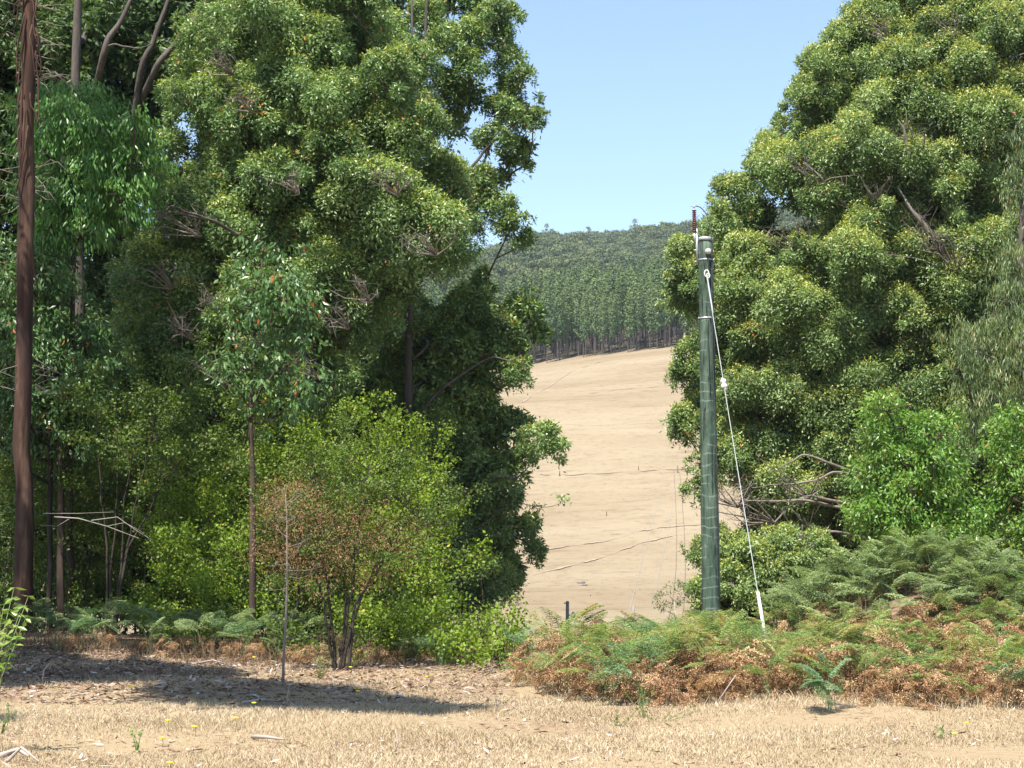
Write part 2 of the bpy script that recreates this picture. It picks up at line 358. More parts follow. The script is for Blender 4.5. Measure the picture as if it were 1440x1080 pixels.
def px_clumps(lst, Y, rng, D=0.8):
    pts = []; rad = []
    for c in lst:
        y = Y + (c[3] if len(c) > 3 else rng.uniform(-D, D))
        pts.append(P(c[0], c[1], y)); rad.append(c[2] * y / F)
    return np.array(pts), np.array(rad)
def foliage(C, R, rng, L=0.15, W=0.05, tufts=48, per=40, flat=0.8, droop=0.5, tip=0.5, tuft=0.13, rnd=0.75, shell=0.9, under=0.2, outw=0.5, lump=1.0):
    n = np.maximum(3, (tufts * R ** 2 * rng.uniform(0.8, 1.15, len(R))).astype(int))
    ci = np.repeat(np.arange(len(C)), n); N = len(ci)
    d = unit(rng.normal(size=(N * 2, 3)))
    acc = rng.random(N * 2) < under + (1 - under) * np.clip(0.5 + d[:, 2] * 1.2, 0, 1)
    d = np.vstack([d[acc], d[~acc]])[:N]; d = d[rng.permutation(N)]
    f = np.where(rng.random(N) < shell, rng.uniform(0.8, 1.0, N), rng.uniform(0.15, 0.75, N))
    # lumpy clump outline
    ph = rng.uniform(0, 6.28, (len(C), 3))[ci]
    f = f * (1 + lump * (0.10 * np.sin(d[:, 0] * 5 + ph[:, 0]) + 0.10 * np.sin(d[:, 1] * 5 + ph[:, 1]) + 0.07 * np.sin(d[:, 2] * 6 + ph[:, 2])))
    tc = C[ci] + d * (R[ci] * f)[:, None] * np.array([1, 1, flat])
    m = rng.integers(int(per * 0.5), int(per * 1.5), N)
    ti = np.repeat(np.arange(N), m); K = len(ti)
    p = tc[ti] + rng.normal(size=(K, 3)) * tuft * np.array([1, 1, 0.75])
    dr = d[ti] * outw + np.array([0, 0, -droop]) + unit(rng.normal(size=(K, 3))) * rnd
    sc = rng.uniform(0.65, 1.25, K)
    V, Q = leaf_quads(p, dr, L * sc, W * sc, rng, rng.normal(size=(K, 3)) + 0.7 * d[ti] + np.array([0, 0, 0.35]))
    cv = rng.normal(0, 0.10, len(C))[ci][ti]; tv = rng.normal(0, 0.08, N)[ti]
    v = np.clip(0.45 + cv + tv + rng.normal(0, 0.16, K), 0, 0.97)
    v[rng.random(K) < 0.008] = 1.0
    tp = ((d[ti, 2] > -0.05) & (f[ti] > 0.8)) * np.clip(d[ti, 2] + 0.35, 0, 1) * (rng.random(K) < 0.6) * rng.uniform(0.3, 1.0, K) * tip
    tp[v >= 1] = 0
    return V, Q, v, tp
def billow(C, R, rng, L=0.115, W=0.042, dens=5600, flat=0.95, droop=0.4, tip=0.6, rnd=0.9, nsub=11, yc=None, outw=0.45, rag=0.13, under=0.6, vs=0.08):
    """each clump is a cauliflower of smaller domes whose skin is made of leaves; clumps on the far side get fewer, larger leaves"""
    far = np.zeros(len(C), bool) if yc is None else C[:, 1] > yc
    sc_, sr_, so_, sf_, cl_ = [], [], [], [], []
    for i in range(len(C)):
        n = max(3, int(nsub * rng.uniform(0.8, 1.2)))
        d = unit(rng.normal(size=(n, 3))); d[:, 2] = np.where(d[:, 2] < -0.65, -d[:, 2], d[:, 2])
        r = R[i] * rng.uniform(0.34, 0.62, n)
        st = rng.uniform(.72, 1.3, 3) * [1, 1, flat]
        sc_.append(C[i] + d * (R[i] * rng.uniform(.35, .80, n))[:, None] * st); sr_.append(r); so_.append(d); sf_.append(np.full(n, far[i])); cl_.append(np.full(n, i))
        n = rng.integers(4, 9); d = unit(rng.normal(size=(n, 3))); d[:, 2] = np.where(d[:, 2] > .75, -.4, d[:, 2])
        sc_.append(C[i] + d * (R[i] * rng.uniform(.85, 1.25, n))[:, None] * st); sr_.append(R[i] * rng.uniform(.13, .30, n)); so_.append(d); sf_.append(np.full(n, far[i])); cl_.append(np.full(n, i))
    SC, SR, SO, SF, CL = (np.concatenate(a) for a in (sc_, sr_, so_, sf_, cl_))
    cnt = (dens * SR ** 2 * 0.5 * np.where(SF, 0.42, 1.0) * rng.uniform(.7, 1.2, len(SR))).astype(int) + 4
    si = np.repeat(np.arange(len(SC)), cnt); K = len(si)
    dd = unit(rng.normal(size=(K, 3)) + 0.75 * SO[si] + [0, 0, .25])
    dn = (dd[:, 2] < -0.2) & (rng.random(K) > under); dd[dn, 2] *= -1
    f = np.where(rng.random(K) < .75, rng.uniform(.75, 1.0, K), rng.uniform(.2, .8, K)) + rng.normal(0, rag, K)
    p = SC[si] + dd * (SR[si] * f)[:, None]; p[:, 2] -= (rng.random(K) < .12) * rng.uniform(0, .35, K)
    dr = dd * outw + np.array([0, 0, -droop]) + unit(rng.normal(size=(K, 3))) * rnd
    big = np.where(SF[si], 1.55, 1.0) * np.where(f < .75, 1.35, 1.0); sz = rng.uniform(.7, 1.25, K) * big
    V, Q = leaf_quads(p, dr, L * sz, W * sz, rng, rng.normal(size=(K, 3)) * .8 + dd * 1.0 + [0, 0, .3])
    v = np.clip(.45 + rng.normal(0, vs, len(C))[CL][si] + rng.normal(0, .08, len(SC))[si] + rng.normal(0, .2, K), 0, .97)
    v[rng.random(K) < .004] = 1.0; v[(rng.random(len(SC)) < .010)[si] & (rng.random(K) < .12)] = 1.0
    top = np.clip((p[:, 2] - C[CL[si], 2]) / (R[CL[si]] * 1.1) + .1, 0, 1) * np.clip(dd[:, 2] + .25, 0, 1)
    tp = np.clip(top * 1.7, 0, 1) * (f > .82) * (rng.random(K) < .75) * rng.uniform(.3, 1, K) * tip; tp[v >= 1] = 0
    return V, Q, v, tp
def grow(trunk, rad, C, R, rng, tipr=0.022, twigs=5, sag=0.12, tw=0.011, k=10, expo=0.46, minz=None):
    """trunk plus a limb to every clump, limb thickness following what it carries"""
    tr = np.asarray(trunk, float)
    seg = np.r_[0, np.cumsum(np.linalg.norm(np.diff(tr, axis=0), axis=1))]
    n = max(3, int(seg[-1] / 0.8)); u = np.linspace(0, seg[-1], n)
    T = np.stack([np.interp(u, seg, tr[:, i]) for i in range(3)], 1)
    TR = np.interp(u, seg, np.interp(np.linspace(0, 1, len(tr)), np.linspace(0, 1, len(rad)), rad))
    TR = TR * (1 + 0.04 * rng.normal(size=n)); T[1:, :2] += rng.normal(0, 0.02, (n - 1, 2))
    pos = [p for p in T]; par = [i - 1 for i in range(n)]; cost = [0.0] * n; load = [0] * n
    chains = []
    hs = minz if minz is not None else T[0, 2] + 0.22 * (T[-1, 2] - T[0, 2])
    order = np.argsort([np.min(np.linalg.norm(T - c, axis=1)) for c in C])
    for ci in order:
        c = C[ci]; A = np.array(pos)
        d = np.linalg.norm(A - c, axis=1)
        pen = d + 1.6 * np.maximum(0, A[:, 2] - (c[2] - 0.35 * d)) + 0.25 * np.array(cost) + 5 * (A[:, 2] < min(hs, c[2] - 0.2)) 
        j = int(np.argmin(pen)); a = A[j]; L = d[j]
        mseg = max(2, int(L / 0.7)); ch = [j]
        off = rng.normal(0, sag * L, 3) * np.array([1, 1, 0.6]); off[2] -= 0.06 * L
        for q in range(1, mseg + 1):
            tt = q / mseg
            p = a + (c - a) * tt + off * math.sin(math.pi * tt) * 0.6 + rng.normal(0, 0.04, 3)
            pos.append(p); par.append(ch[-1]); cost.append(cost[j] + L * tt); load.append(0); ch.append(len(pos) - 1)
        chains.append((ci, ch)); q = ch[-1]
        while q >= 0: load[q] += 1; q = par[q]
    g = Geo(); g.tube(T, TR, k)
    A = np.array(pos); load = np.array(load, float)
    for ci, ch in chains:
        r = tipr * np.maximum(1, load[ch]) ** expo; r[0] = r[1] if len(r) > 1 else r[0]
        if ch[0] < n: r = np.minimum(r, TR[ch[0]] * 0.75)
        g.tube(A[ch], np.maximum.accumulate(r[::-1])[::-1], 6)
        c = A[ch[-1]]
        for _ in range(twigs):
            dd = unit(rng.normal(size=3)); dd[2] = abs(dd[2]) * 0.7 - 0.1
            e = c + dd * R[ci] * rng.uniform(0.6, 0.95)
            mid = (c + e) / 2 + rng.normal(0, 0.07 * R[ci], 3)
            g.tube([c, mid, e], [tw * 1.5, tw * 1.1, tw * 0.5], 4, False)
    return g
NLEAF = 0
def tree(name, label, cat, group, trunk, rad, C, R, leaf, bark, seed, extra=None, gk=None, **fk):
    global NLEAF
    rng = np.random.default_rng(seed)
    base = np.array(trunk[0], float)
    root = empty(name, tuple(base), label, cat, group)
    g = grow(trunk, rad, C, R, rng, **(gk or {}))
    if extra: 
        for pts, rd in extra:
            pts = np.asarray(pts); u_ = np.linspace(0, len(pts) - 1, 4 * len(pts)); A = np.stack([np.interp(u_, range(len(pts)), pts[:, q]) for q in range(3)], 1)
            A[1:-1] += rng.normal(0, .03, (len(A) - 2, 3))
            for _ in range(2): A[1:-1] = (A[:-2] + 2 * A[1:-1] + A[2:]) / 4
            g.tube(A, np.interp(np.linspace(0, 1, len(A)), np.linspace(0, 1, len(rd)), rd), 7)
    g.build('trunk', M[bark], root)
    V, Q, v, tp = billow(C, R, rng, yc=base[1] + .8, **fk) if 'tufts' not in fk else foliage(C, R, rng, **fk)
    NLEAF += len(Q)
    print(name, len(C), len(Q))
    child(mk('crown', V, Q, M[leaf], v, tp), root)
    return root
def ground_pt(px, Y):
    x = (px - 720) / F * Y; return np.array([x, Y, float(H(x, Y)) - 0.1])
def TP(pts, Y, base=True):
    """trunk path from pixels, first point dropped to the ground"""
    out = [P(a, b, Y if len(c) == 0 else Y + c[0]) for a, b, *c in pts]
    if base:
        x = out[0][0]; out[0] = np.array([x, out[0][1], float(H(x, out[0][1])) - 0.15])
    return out
R_ = lambda s: np.random.default_rng(s)

def tangle(root, lst, Y, seed, mat='twig_wood', th=1.0):
    r = R_(seed)
    for (px, py, sz, dy) in lst:
        g = Geo(); c = P(px, py, Y + dy); S = sz / F * Y; a = c + np.array([S * .5, .8, -S * .5])
        for _ in range(9):
            e = c + np.array([r.normal(0, .5), r.normal(0, .3), r.normal(0, .3)]) * S; m1 = (a + e) / 2 + r.normal(0, .12 * S, 3)
            g.tube([a, m1, e], [.022 * th, .015 * th, .006], 5)
            for _ in range(3):
                f_ = r.uniform(.3, 1); q = m1 + (e - m1) * f_; g.tube([q, q + r.normal(0, .18 * S, 3), q + r.normal(0, .28 * S, 3)], [.008, .005, .002], 4, False)
        g.build('bare_twigs', M[mat], root)
# ---- right side: big gum tree
holes_r = [(1108, 308, 34), (1268, 180, 8), (1072, 268, 12), (1030, 690, 26), (1060, 730, 18), (1280, 105, 8), (1340, 15, 12), (1130, 205, 12), (1175, 310, 10), (1110, 660, 8)]
poly_r = [(1215, -70), (1208, 5), (1152, 62), (1122, 112), (1098, 180), (1052, 215), (1042, 255), (997, 280), (975, 322), (945, 352), (935, 400), (955, 440), (978, 465),
          (945, 505), (958, 560), (975, 590), (985, 640), (990, 700), (1010, 730), (985, 790), (1010, 850), (1160, 860), (1330, 860), (1560, 800), (1600, 300), (1600, -70)]
Cr, Rr = clumps_in(poly_r, 63, 4.5, 1.4, R_(11), holes_r, rr=(0.66, 0.98), keep_in=0.45)
ec, er = px_clumps([(1228, 22, 36, -1), (1186, 56, 34, -1), (1162, 96, 38, -1.5), (1134, 122, 30, 0), (1124, 156, 24, 0), (1102, 188, 30, 0), (1078, 226, 34, -.5), (1062, 250, 24, 1),
                    (1031, 280, 34, -1), (1010, 314, 38, -1.5), (968, 352, 26, -1), (972, 384, 30, -1), (950, 400, 20, -.5), (955, 425, 20, 0), (1000, 400, 34, -2), (1050, 368, 38, -2.5),
                    (975, 500, 28, -.5), (962, 530, 24, 0), (1000, 520, 30, -1), (958, 585, 22, -.5), (962, 608, 22, 0), (990, 600, 26, -1), (985, 655, 18, -1), (978, 690, 16, -1), (1000, 680, 20, -1),
                    (985, 775, 20, -1), (1020, 775, 28, -2), (1222, 150, 44, -4), (1275, 140, 40, -4), (1324, 52, 40, -3), (1395, 50, 44, -4), (1365, 96, 40, -4.5), (1219, 202, 40, -4.8),
                    (1185, 228, 36, -4.5), (1282, 232, 42, -5), (1331, 234, 36, -4.5), (1207, 368, 50, -5.5), (1125, 356, 34, -3.5), (1110, 243, 28, -3), (1162, 275, 36, -4.2), (1110, 430, 44, -4.5), (1060, 480, 36, -3)],
                   63, R_(12))
# keep the filled clumps from crowding the placed ones
dk = np.min(np.linalg.norm(Cr[:, None] - ec[None], axis=2), axis=1) > 1.0
Cr, Rr = np.vstack([Cr[dk], ec]), np.r_[Rr[dk], er]
trunk_r = TP([(1345, 900), (1340, 640), (1325, 480), (1300, 300), (1280, 120), (1290, -40)], 63)
ex_r = [(TP([(1335, 560, -2), (1352, 400, -3.5), (1322, 345, -5), (1285, 300, -5.4), (1262, 262, -5)], 63, False), [0.24, 0.19, 0.13, 0.07, 0.02]),
        (TP([(1325, 480, -1), (1322, 370, -3.5), (1335, 320, -4), (1330, 260, -4)], 63, False), [0.2, 0.16, 0.09, 0.02]),
        (TP([(1338, 705, 0), (1290, 690, -4), (1195, 662, -5.5), (1160, 648, -6), (1131, 638, -6), (1115, 648, -6), (1096, 658, -6)], 63, False), [0.09, 0.065, 0.05, 0.04, 0.028, 0.01]),
        (TP([(1338, 705, 0), (1290, 690, -4), (1175, 661, -6), (1150, 675, -6.3), (1120, 680, -6), (1085, 682, -6), (1060, 686, -6)], 63, False), [0.07, 0.05, 0.04, 0.03, 0.02, 0.008]),
        (TP([(1340, 740, 0), (1290, 720, -4), (1185, 715, -5.5), (1130, 700, -6), (1080, 706, -6), (1040, 704, -6), (1012, 704, -6)], 63, False), [0.08, 0.06, 0.05, 0.035, 0.02, 0.008]),
        (TP([(1340, 740, 0), (1290, 720, -4), (1165, 703, -6), (1145, 697, -6.3), (1128, 698, -6.4)], 63, False), [0.08, 0.07, 0.05, 0.02]),
        (TP([(1339, 790, 0), (1250, 765, -4), (1180, 745, -6), (1136, 752, -6), (1120, 756, -6.2), (1098, 766, -6.3)], 63, False), [0.05, 0.04, 0.02]),
        (TP([(1300, 330, 0), (1290, 290, -3), (1280, 240, -5.6), (1272, 180, -5.8), (1262, 168, -5.9)], 63, False), [0.08, 0.07, 0.03]),
        (TP([(1305, 380, 0), (1250, 340, -2.5), (1200, 300, -4), (1165, 262, -4.6), (1140, 236, -4.8), (1130, 228, -4.8)], 63, False), [0.09, 0.06, 0.04, 0.02])]
_g = tree('gum_tree', 'huge gum tree with domed yellow-green crown rising behind the utility pole', 'tree', None, trunk_r, [0.42, 0.36, 0.3, 0.22, 0.12], Cr, Rr,
     'gum_right', 'pale_bark', 21, extra=ex_r, L=0.12, W=0.044, tip=0.62, rag=0.16)

tangle(_g, [(1278, 185, 48, -5.8), (1300, 320, 50, -5.9), (1325, 350, 50, -5.9), (1135, 232, 38, -5), (1115, 325, 42, -4.6), (1055, 695, 70, -6.3), (1110, 665, 60, -6.3), (1120, 735, 50, -6.3), (1060, 760, 40, -6), (1240, 30, 30, -3), (1345, 30, 40, -4), (1225, 260, 30, -5.6), (1020, 690, 40, -6)], 63, 67, 'pale_bark', 1.6)

# ---- right side: weeping tree, bright young gum
Cw, Rw = clumps_in([(1470, 130), (1430, 190), (1415, 250), (1385, 290), (1405, 360), (1360, 400), (1370, 440), (1330, 480), (1340, 540), (1365, 560), (1345, 610), (1400, 640), (1440, 700), (1600, 700), (1620, 130)], 50, 2.8, 0.8, R_(31), rr=(0.45, 0.95), inset=.4, keep_in=.9)
_k = R_(33).random(len(Cw)) < .70; Cw, Rw = Cw[_k], Rw[_k]
tree('peppermint_tree', 'grey-green weeping tree with hanging leaf strings behind the bright young gum', 'tree', None, TP([(1450, 900), (1440, 600), (1435, 350), (1450, 160)], 50), [0.22, 0.17, 0.1, 0.04], Cw, Rw,
     'weep', 'grey_bark', 32, L=0.2, W=0.026, tufts=60, per=40, droop=1.3, tip=0.5, rnd=0.55, outw=0.2, tuft=0.13, under=0.5, flat=1.3, lump=2.0)
Cb, Rb = clumps_in([(1206, 585), (1232, 552), (1262, 545), (1300, 580), (1335, 575), (1365, 620), (1350, 640), (1372, 690), (1395, 730), (1400, 790), (1300, 830), (1215, 790), (1192, 720), (1200, 650)], 43, 1.5, 0.72, R_(41))
tree('young_gum', 'bright green leafy young gum standing behind the dark bracken mound', 'tree', None, TP([(1290, 900), (1285, 750), (1270, 600)], 43), [0.08, 0.06, 0.02], Cb, Rb,
     'bright', 'brown_bark', 42, L=0.125, W=0.055, tufts=75, per=24, droop=0.7, tip=0.5, tuft=0.13, rnd=0.6)
Cb, Rb = clumps_in([(1385, 600), (1420, 560), (1470, 590), (1520, 620), (1540, 800), (1440, 830), (1400, 800), (1402, 730), (1380, 680)], 44, 1.3, 0.7, R_(43))
tree('young_gum', 'bright green young gum cut off by the right edge below the weeping tree', 'tree', None, TP([(1460, 900), (1458, 750), (1450, 610)], 44), [0.08, 0.06, 0.02], Cb, Rb,
     'bright', 'brown_bark', 44, L=0.125, W=0.055, tufts=75, per=24, droop=0.7, tip=0.5, tuft=0.13, rnd=0.6)
# shaded fill trees low behind the pole and far right
Cb, Rb = clumps_in([(1120, 620), (1240, 560), (1400, 560), (1600, 560), (1600, 900), (1110, 900), (1090, 800), (1100, 720)], 70, 2.5, 1.5, R_(45))
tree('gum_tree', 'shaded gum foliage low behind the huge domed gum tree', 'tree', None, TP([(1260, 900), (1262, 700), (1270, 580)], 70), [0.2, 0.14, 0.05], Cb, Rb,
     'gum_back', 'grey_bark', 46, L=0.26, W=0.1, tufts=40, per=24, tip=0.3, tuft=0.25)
Cb, Rb = clumps_in([(1005, 760), (1040, 735), (1090, 740), (1150, 735), (1190, 780), (1200, 880), (1100, 900), (1010, 900), (960, 870), (975, 810)], 50, 1.4, 0.75, R_(47), rr=(0.55, 0.8))
tree('gum_sapling', 'low olive gum regrowth directly behind the foot of the pole', 'tree', None, TP([(1080, 905), (1082, 840), (1085, 770)], 50), [0.08, 0.06, 0.02], Cb, Rb,
     'gum_right', 'pale_bark', 48, L=0.11, W=0.04, dens=5000, tip=0.6, rag=.12)
Cb, Rb = px_clumps([(932, 842, 10), (926, 852, 8), (944, 832, 10), (958, 826, 9), (950, 850, 7), (938, 855, 7), (968, 838, 8)], 46, R_(49), 0.3)
tree('olive_shrub', 'small sparse grey-olive shrub just left of the pole foot', 'shrub', None, TP([(955, 890), (952, 865), (948, 845)], 46), [0.035, 0.025, 0.012], Cb, Rb,
     'weep', 'dead_wood', 50, L=0.09, W=0.03, tufts=200, per=14, tuft=0.06, droop=0.0, tip=0.2, gk=dict(tipr=0.01, tw=0.005, twigs=4))

# ---- left side: main marri
poly_m = [(290, -90), (420, -90), (560, -60), (600, 60), (625, 140), (650, 200), (655, 260), (665, 330), (650, 390), (610, 420), (570, 450), (530, 540), (450, 600), (330, 620), (190, 600),
          (150, 480), (165, 380), (205, 300), (215, 190), (245, 100)]
Cm, Rm = clumps_in(poly_m, 47, 4.2, 1.4, R_(61), [(440, 300, 8), (575, 30, 8), (622, 150, 4), (300, 250, 5), (500, 200, 3)], rr=(0.55, 0.9), keep_in=0.45)
tree('marri_tree', 'large domed marri crown filling the middle of the left bank of trees', 'tree', None, TP([(430, 900), (425, 640), (432, 420), (445, 200), (450, -60)], 48.5), [0.36, 0.3, 0.22, 0.14, 0.06],
     Cm, Rm, 'gum_left', 'grey_bark', 62, L=0.11, W=0.042, tip=0.6,
     extra=[(TP([(435, 420, 1), (370, 350, -3), (300, 310, -4.6), (262, 300, -5), (232, 298, -5.2), (215, 330, -5.2)], 47, False), [0.06, 0.045, 0.03, 0.015]),
            (TP([(300, 310, -4.6), (262, 300, -5), (240, 285, -5.3), (228, 305, -5.4)], 47, False), [0.03, 0.02, 0.01])])
_m = [o for o in bpy.data.objects if o.name.startswith('marri_tree') and o.type == 'EMPTY'][0]
tangle(_m, [(250, 300, 45, -4.6), (300, 75, 35, -4.2), (330, 130, 30, -4.4), (420, 505, 40, -4.6), (215, 380, 35, -4.6), (470, 440, 30, -4.8), (280, 420, 30, -4.8), (240, 450, 40, -5), (300, 520, 40, -5), (500, 400, 30, -4.8), (590, 330, 40, -4.6), (400, 250, 25, -5), (540, 250, 30, -4.4), (350, 480, 25, -4.6)], 47, 66)
# ---- left side: slender gum with broken right edge
ecl = [(693, 32, 30), (718, 22, 16), (653, 12, 28), (700, 54, 22), (653, 64, 26), (663, 94, 24), (713, 88, 24), (736, 108, 16), (727, 134, 24), (716, 152, 16), (647, 134, 28), (702, 163, 26), (752, 172, 16), (742, 160, 12), (727, 213, 20),
       (692, 196, 26), (742, 228, 12), (718, 228, 12), (687, 298, 36), (722, 320, 20), (738, 335, 12), (674, 266, 30), (704, 252, 14), (648, 330, 30), (640, 175, 20), (620, 120, 26), (625, 60, 26),
       (735, 440, 28), (758, 470, 14), (705, 475, 32), (722, 530, 26), (735, 500, 16), (660, 430, 34), (680, 400, 18), (758, 622, 24), (782, 628, 13), (740, 640, 18), (712, 605, 28), (705, 660, 30), (700, 700, 26), (738, 752, 24),
       (752, 775, 14), (700, 745, 32), (716, 800, 20), (692, 830, 40), (728, 812, 10), (600, 30, 26), (590, 80, 22)]
eC, eR = px_clumps(ecl, 52, R_(71), 1.0); eR = eR * 1.15
tree_poly = [(520, 430), (600, 400), (680, 410), (712, 450), (700, 540), (715, 580), (705, 700), (720, 770), (715, 860), (640, 890), (560, 860), (520, 720), (500, 560)]
Cs, Rs = clumps_in(tree_poly, 54, 3.0, 1.15, R_(72), rr=(0.6, 0.9))
Cs, Rs = np.vstack([Cs, eC]), np.r_[Rs, eR]
tree('slender_gum', 'slender grey-trunked gum whose ragged crown stands out against the open sky', 'tree', None,
     TP([(575, 905), (574, 690), (574, 500), (580, 330), (592, 150), (600, 0), (604, -60)], 51.5), [0.15, 0.14, 0.12, 0.1, 0.075, 0.05, 0.03], Cs, Rs, 'gum_left', 'grey_bark', 73,
     L=0.115, W=0.042, tip=0.5, rag=0.1,
     extra=[(TP([(585, 120), (578, 60), (580, -20)], 51.0, False), [0.05, 0.04, 0.03]),
            (TP([(583, 340, 0), (620, 290), (650, 250), (678, 215), (705, 190), (728, 172)], 51.2, False), [0.08, 0.06, 0.04, 0.02]),
            (TP([(620, 290), (648, 260), (672, 248), (700, 236)], 51.0, False), [0.04, 0.03, 0.015]),
            (TP([(574, 600), (620, 545), (660, 520), (690, 500), (715, 508), (733, 500)], 51.0, False), [0.05, 0.04, 0.03, 0.015]),
            (TP([(574, 800), (640, 770), (690, 730), (716, 700), (748, 712), (775, 712), (792, 706)], 51.0, False), [0.03, 0.022, 0.015, 0.01, 0.005]),
            (TP([(574, 760), (640, 700), (700, 670), (725, 675), (745, 655)], 51.0, False), [0.04, 0.03, 0.015])])
sC, sR = px_clumps([(792, 704, 8), (786, 698, 5), (754, 714, 7), (745, 712, 5)], 51, R_(74), 0.1)
_r = R_(75); V_, Q_, v_, t_ = foliage(sC, sR, _r, L=0.13, W=0.045, tufts=300, per=8, tuft=0.06, droop=0.7)
_t = [o for o in bpy.data.objects if o.name == 'slender_gum'][0]; child(mk('leaves', V_, Q_, M['gum_left'], v_, t_), _t)

# ---- left side: limbs upper left, back gum
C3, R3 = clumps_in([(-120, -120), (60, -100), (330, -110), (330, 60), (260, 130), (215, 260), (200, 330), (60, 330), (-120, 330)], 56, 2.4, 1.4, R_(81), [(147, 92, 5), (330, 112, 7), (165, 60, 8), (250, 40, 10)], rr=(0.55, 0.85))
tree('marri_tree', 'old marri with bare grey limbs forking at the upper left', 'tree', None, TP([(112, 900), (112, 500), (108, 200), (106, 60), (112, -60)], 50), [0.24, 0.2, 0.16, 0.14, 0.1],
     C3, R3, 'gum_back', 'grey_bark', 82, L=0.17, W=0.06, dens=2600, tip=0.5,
     extra=[(TP([(125, 170, -2), (143, 85, -4), (152, 55, -4), (172, 28, -4), (198, -30, -4)], 50, False), [0.11, 0.10, 0.09, 0.07, 0.05]),
            (TP([(180, 330, -2), (185, 200, -3), (200, 85, -4), (222, 45, -4), (250, -30, -4)], 50, False), [0.12, 0.10, 0.085, 0.07, 0.045]),
            (TP([(175, 300, -2), (190, 160, -3), (218, 98, -4.2), (240, 68, -4.2), (270, 32, -4.2), (310, -30, -4.2)], 50, False), [0.12, 0.10, 0.09, 0.085, 0.07, 0.045]),
            (TP([(150, 66, -4), (170, 62, -4.3), (195, 70, -4.4), (212, 62, -4.4)], 50, False), [0.03, 0.025, 0.02, 0.015])])
# ---- left side: young drooping tree and broad leaved one below
C4, R4 = clumps_in([(20, 110), (70, 110), (110, 85), (150, 110), (190, 140), (225, 160), (238, 220), (232, 300), (180, 340), (120, 360), (50, 345), (10, 300)], 41.5, 1.5, 0.85, R_(85))
tree('young_gum', 'vivid green young gum with long hanging leaves beside the red trunk', 'tree', None, TP([(100, 900), (98, 600), (105, 300), (120, 110)], 41.5), [0.09, 0.075, 0.05, 0.02],
     C4, R4, 'droop', 'brown_bark', 86, L=0.17, W=0.05, tufts=60, per=26, droop=1.2, rnd=0.5, tip=0.4, under=0.5)
C4, R4 = clumps_in([(-60, 330), (60, 325), (110, 350), (130, 440), (170, 480), (192, 520), (185, 600), (120, 660), (0, 660), (-60, 600)], 41.2, 1.4, 0.8, R_(87))
tree('broadleaf_sapling', 'shaded broad-leaved sapling low behind the red trunk', 'tree', None, TP([(70, 900), (70, 600), (75, 360)], 41.2), [0.07, 0.055, 0.02],
     C4, R4, 'broad', 'dark_bark', 88, L=0.17, W=0.06, tufts=50, per=22, droop=0.8, rnd=0.6, tip=0.3)
# ---- left: slim sapling with coin-like leaves, trunk at px 355
C5, R5 = clumps_in([(345, 350), (372, 325), (400, 350), (425, 400), (445, 470), (455, 560), (420, 600), (350, 590), (310, 560), (305, 470), (325, 400)], 34, 1.1, 0.52, R_(89), rr=(0.4, 0.95), inset=.3)
_k = R_(92).random(len(C5)) < .72; C5, R5 = C5[_k], R5[_k]
tree('broadleaf_sapling', 'slim straight sapling with glossy broad leaves in front of the large marri', 'tree', None, TP([(355, 880), (355, 760), (353, 640), (352, 560), (362, 430), (372, 340)], 34), [0.075, 0.065, 0.055, 0.04, 0.028, 0.012],
     C5, R5, 'broad', 'brown_bark', 90, L=0.15, W=0.068, tufts=60, per=17, droop=0.9, rnd=0.6, tip=0.4, tuft=0.14, gk=dict(tipr=0.012, tw=0.006))

# ---- back row of the left forest
for i, (poly, Y, tr) in enumerate([
        ([(-200, 200), (60, 150), (220, 300), (230, 560), (200, 720), (60, 760), (-200, 760)], 58, [(20, 900), (25, 500), (20, 250)]),
        ([(180, 420), (330, 380), (480, 420), (560, 520), (560, 700), (430, 740), (200, 740), (150, 600)], 58, [(300, 900), (310, 600), (310, 450)]),
        ([(300, -130), (600, -130), (585, 60), (560, 200), (540, 420), (330, 420), (270, 150)], 60, [(500, 900), (495, 300), (500, -60)]),
        ([(-300, -200), (20, -200), (40, 100), (20, 300), (-300, 300)], 55, [(-120, 900), (-120, 300), (-120, -100)]),
        ([(440, 480), (600, 460), (690, 560), (690, 800), (560, 860), (430, 800)], 62, [(560, 900), (560, 700), (560, 560)]),
        ([(-200, 600), (0, 620), (120, 600), (260, 620), (280, 800), (260, 920), (-200, 920)], 49, [(40, 900), (60, 760), (70, 650)]),
        ([(220, 650), (400, 640), (560, 650), (640, 740), (670, 860), (640, 910), (240, 920)], 50, [(420, 900), (420, 780), (420, 690)])]):
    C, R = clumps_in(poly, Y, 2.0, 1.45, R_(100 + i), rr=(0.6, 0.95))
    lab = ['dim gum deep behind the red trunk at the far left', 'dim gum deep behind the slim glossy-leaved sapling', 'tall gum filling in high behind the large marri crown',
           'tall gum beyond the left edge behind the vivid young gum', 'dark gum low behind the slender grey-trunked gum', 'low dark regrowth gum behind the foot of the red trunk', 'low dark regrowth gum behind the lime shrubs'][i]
    tree('forest_gum', lab, 'tree', 'forest trees behind the left bank', TP(tr, Y), [0.2, 0.14, 0.06], C, R, 'gum_back', 'dark_bark', 110 + i, L=0.2, W=0.08, tufts=44, per=26, tip=0.3, tuft=0.2)

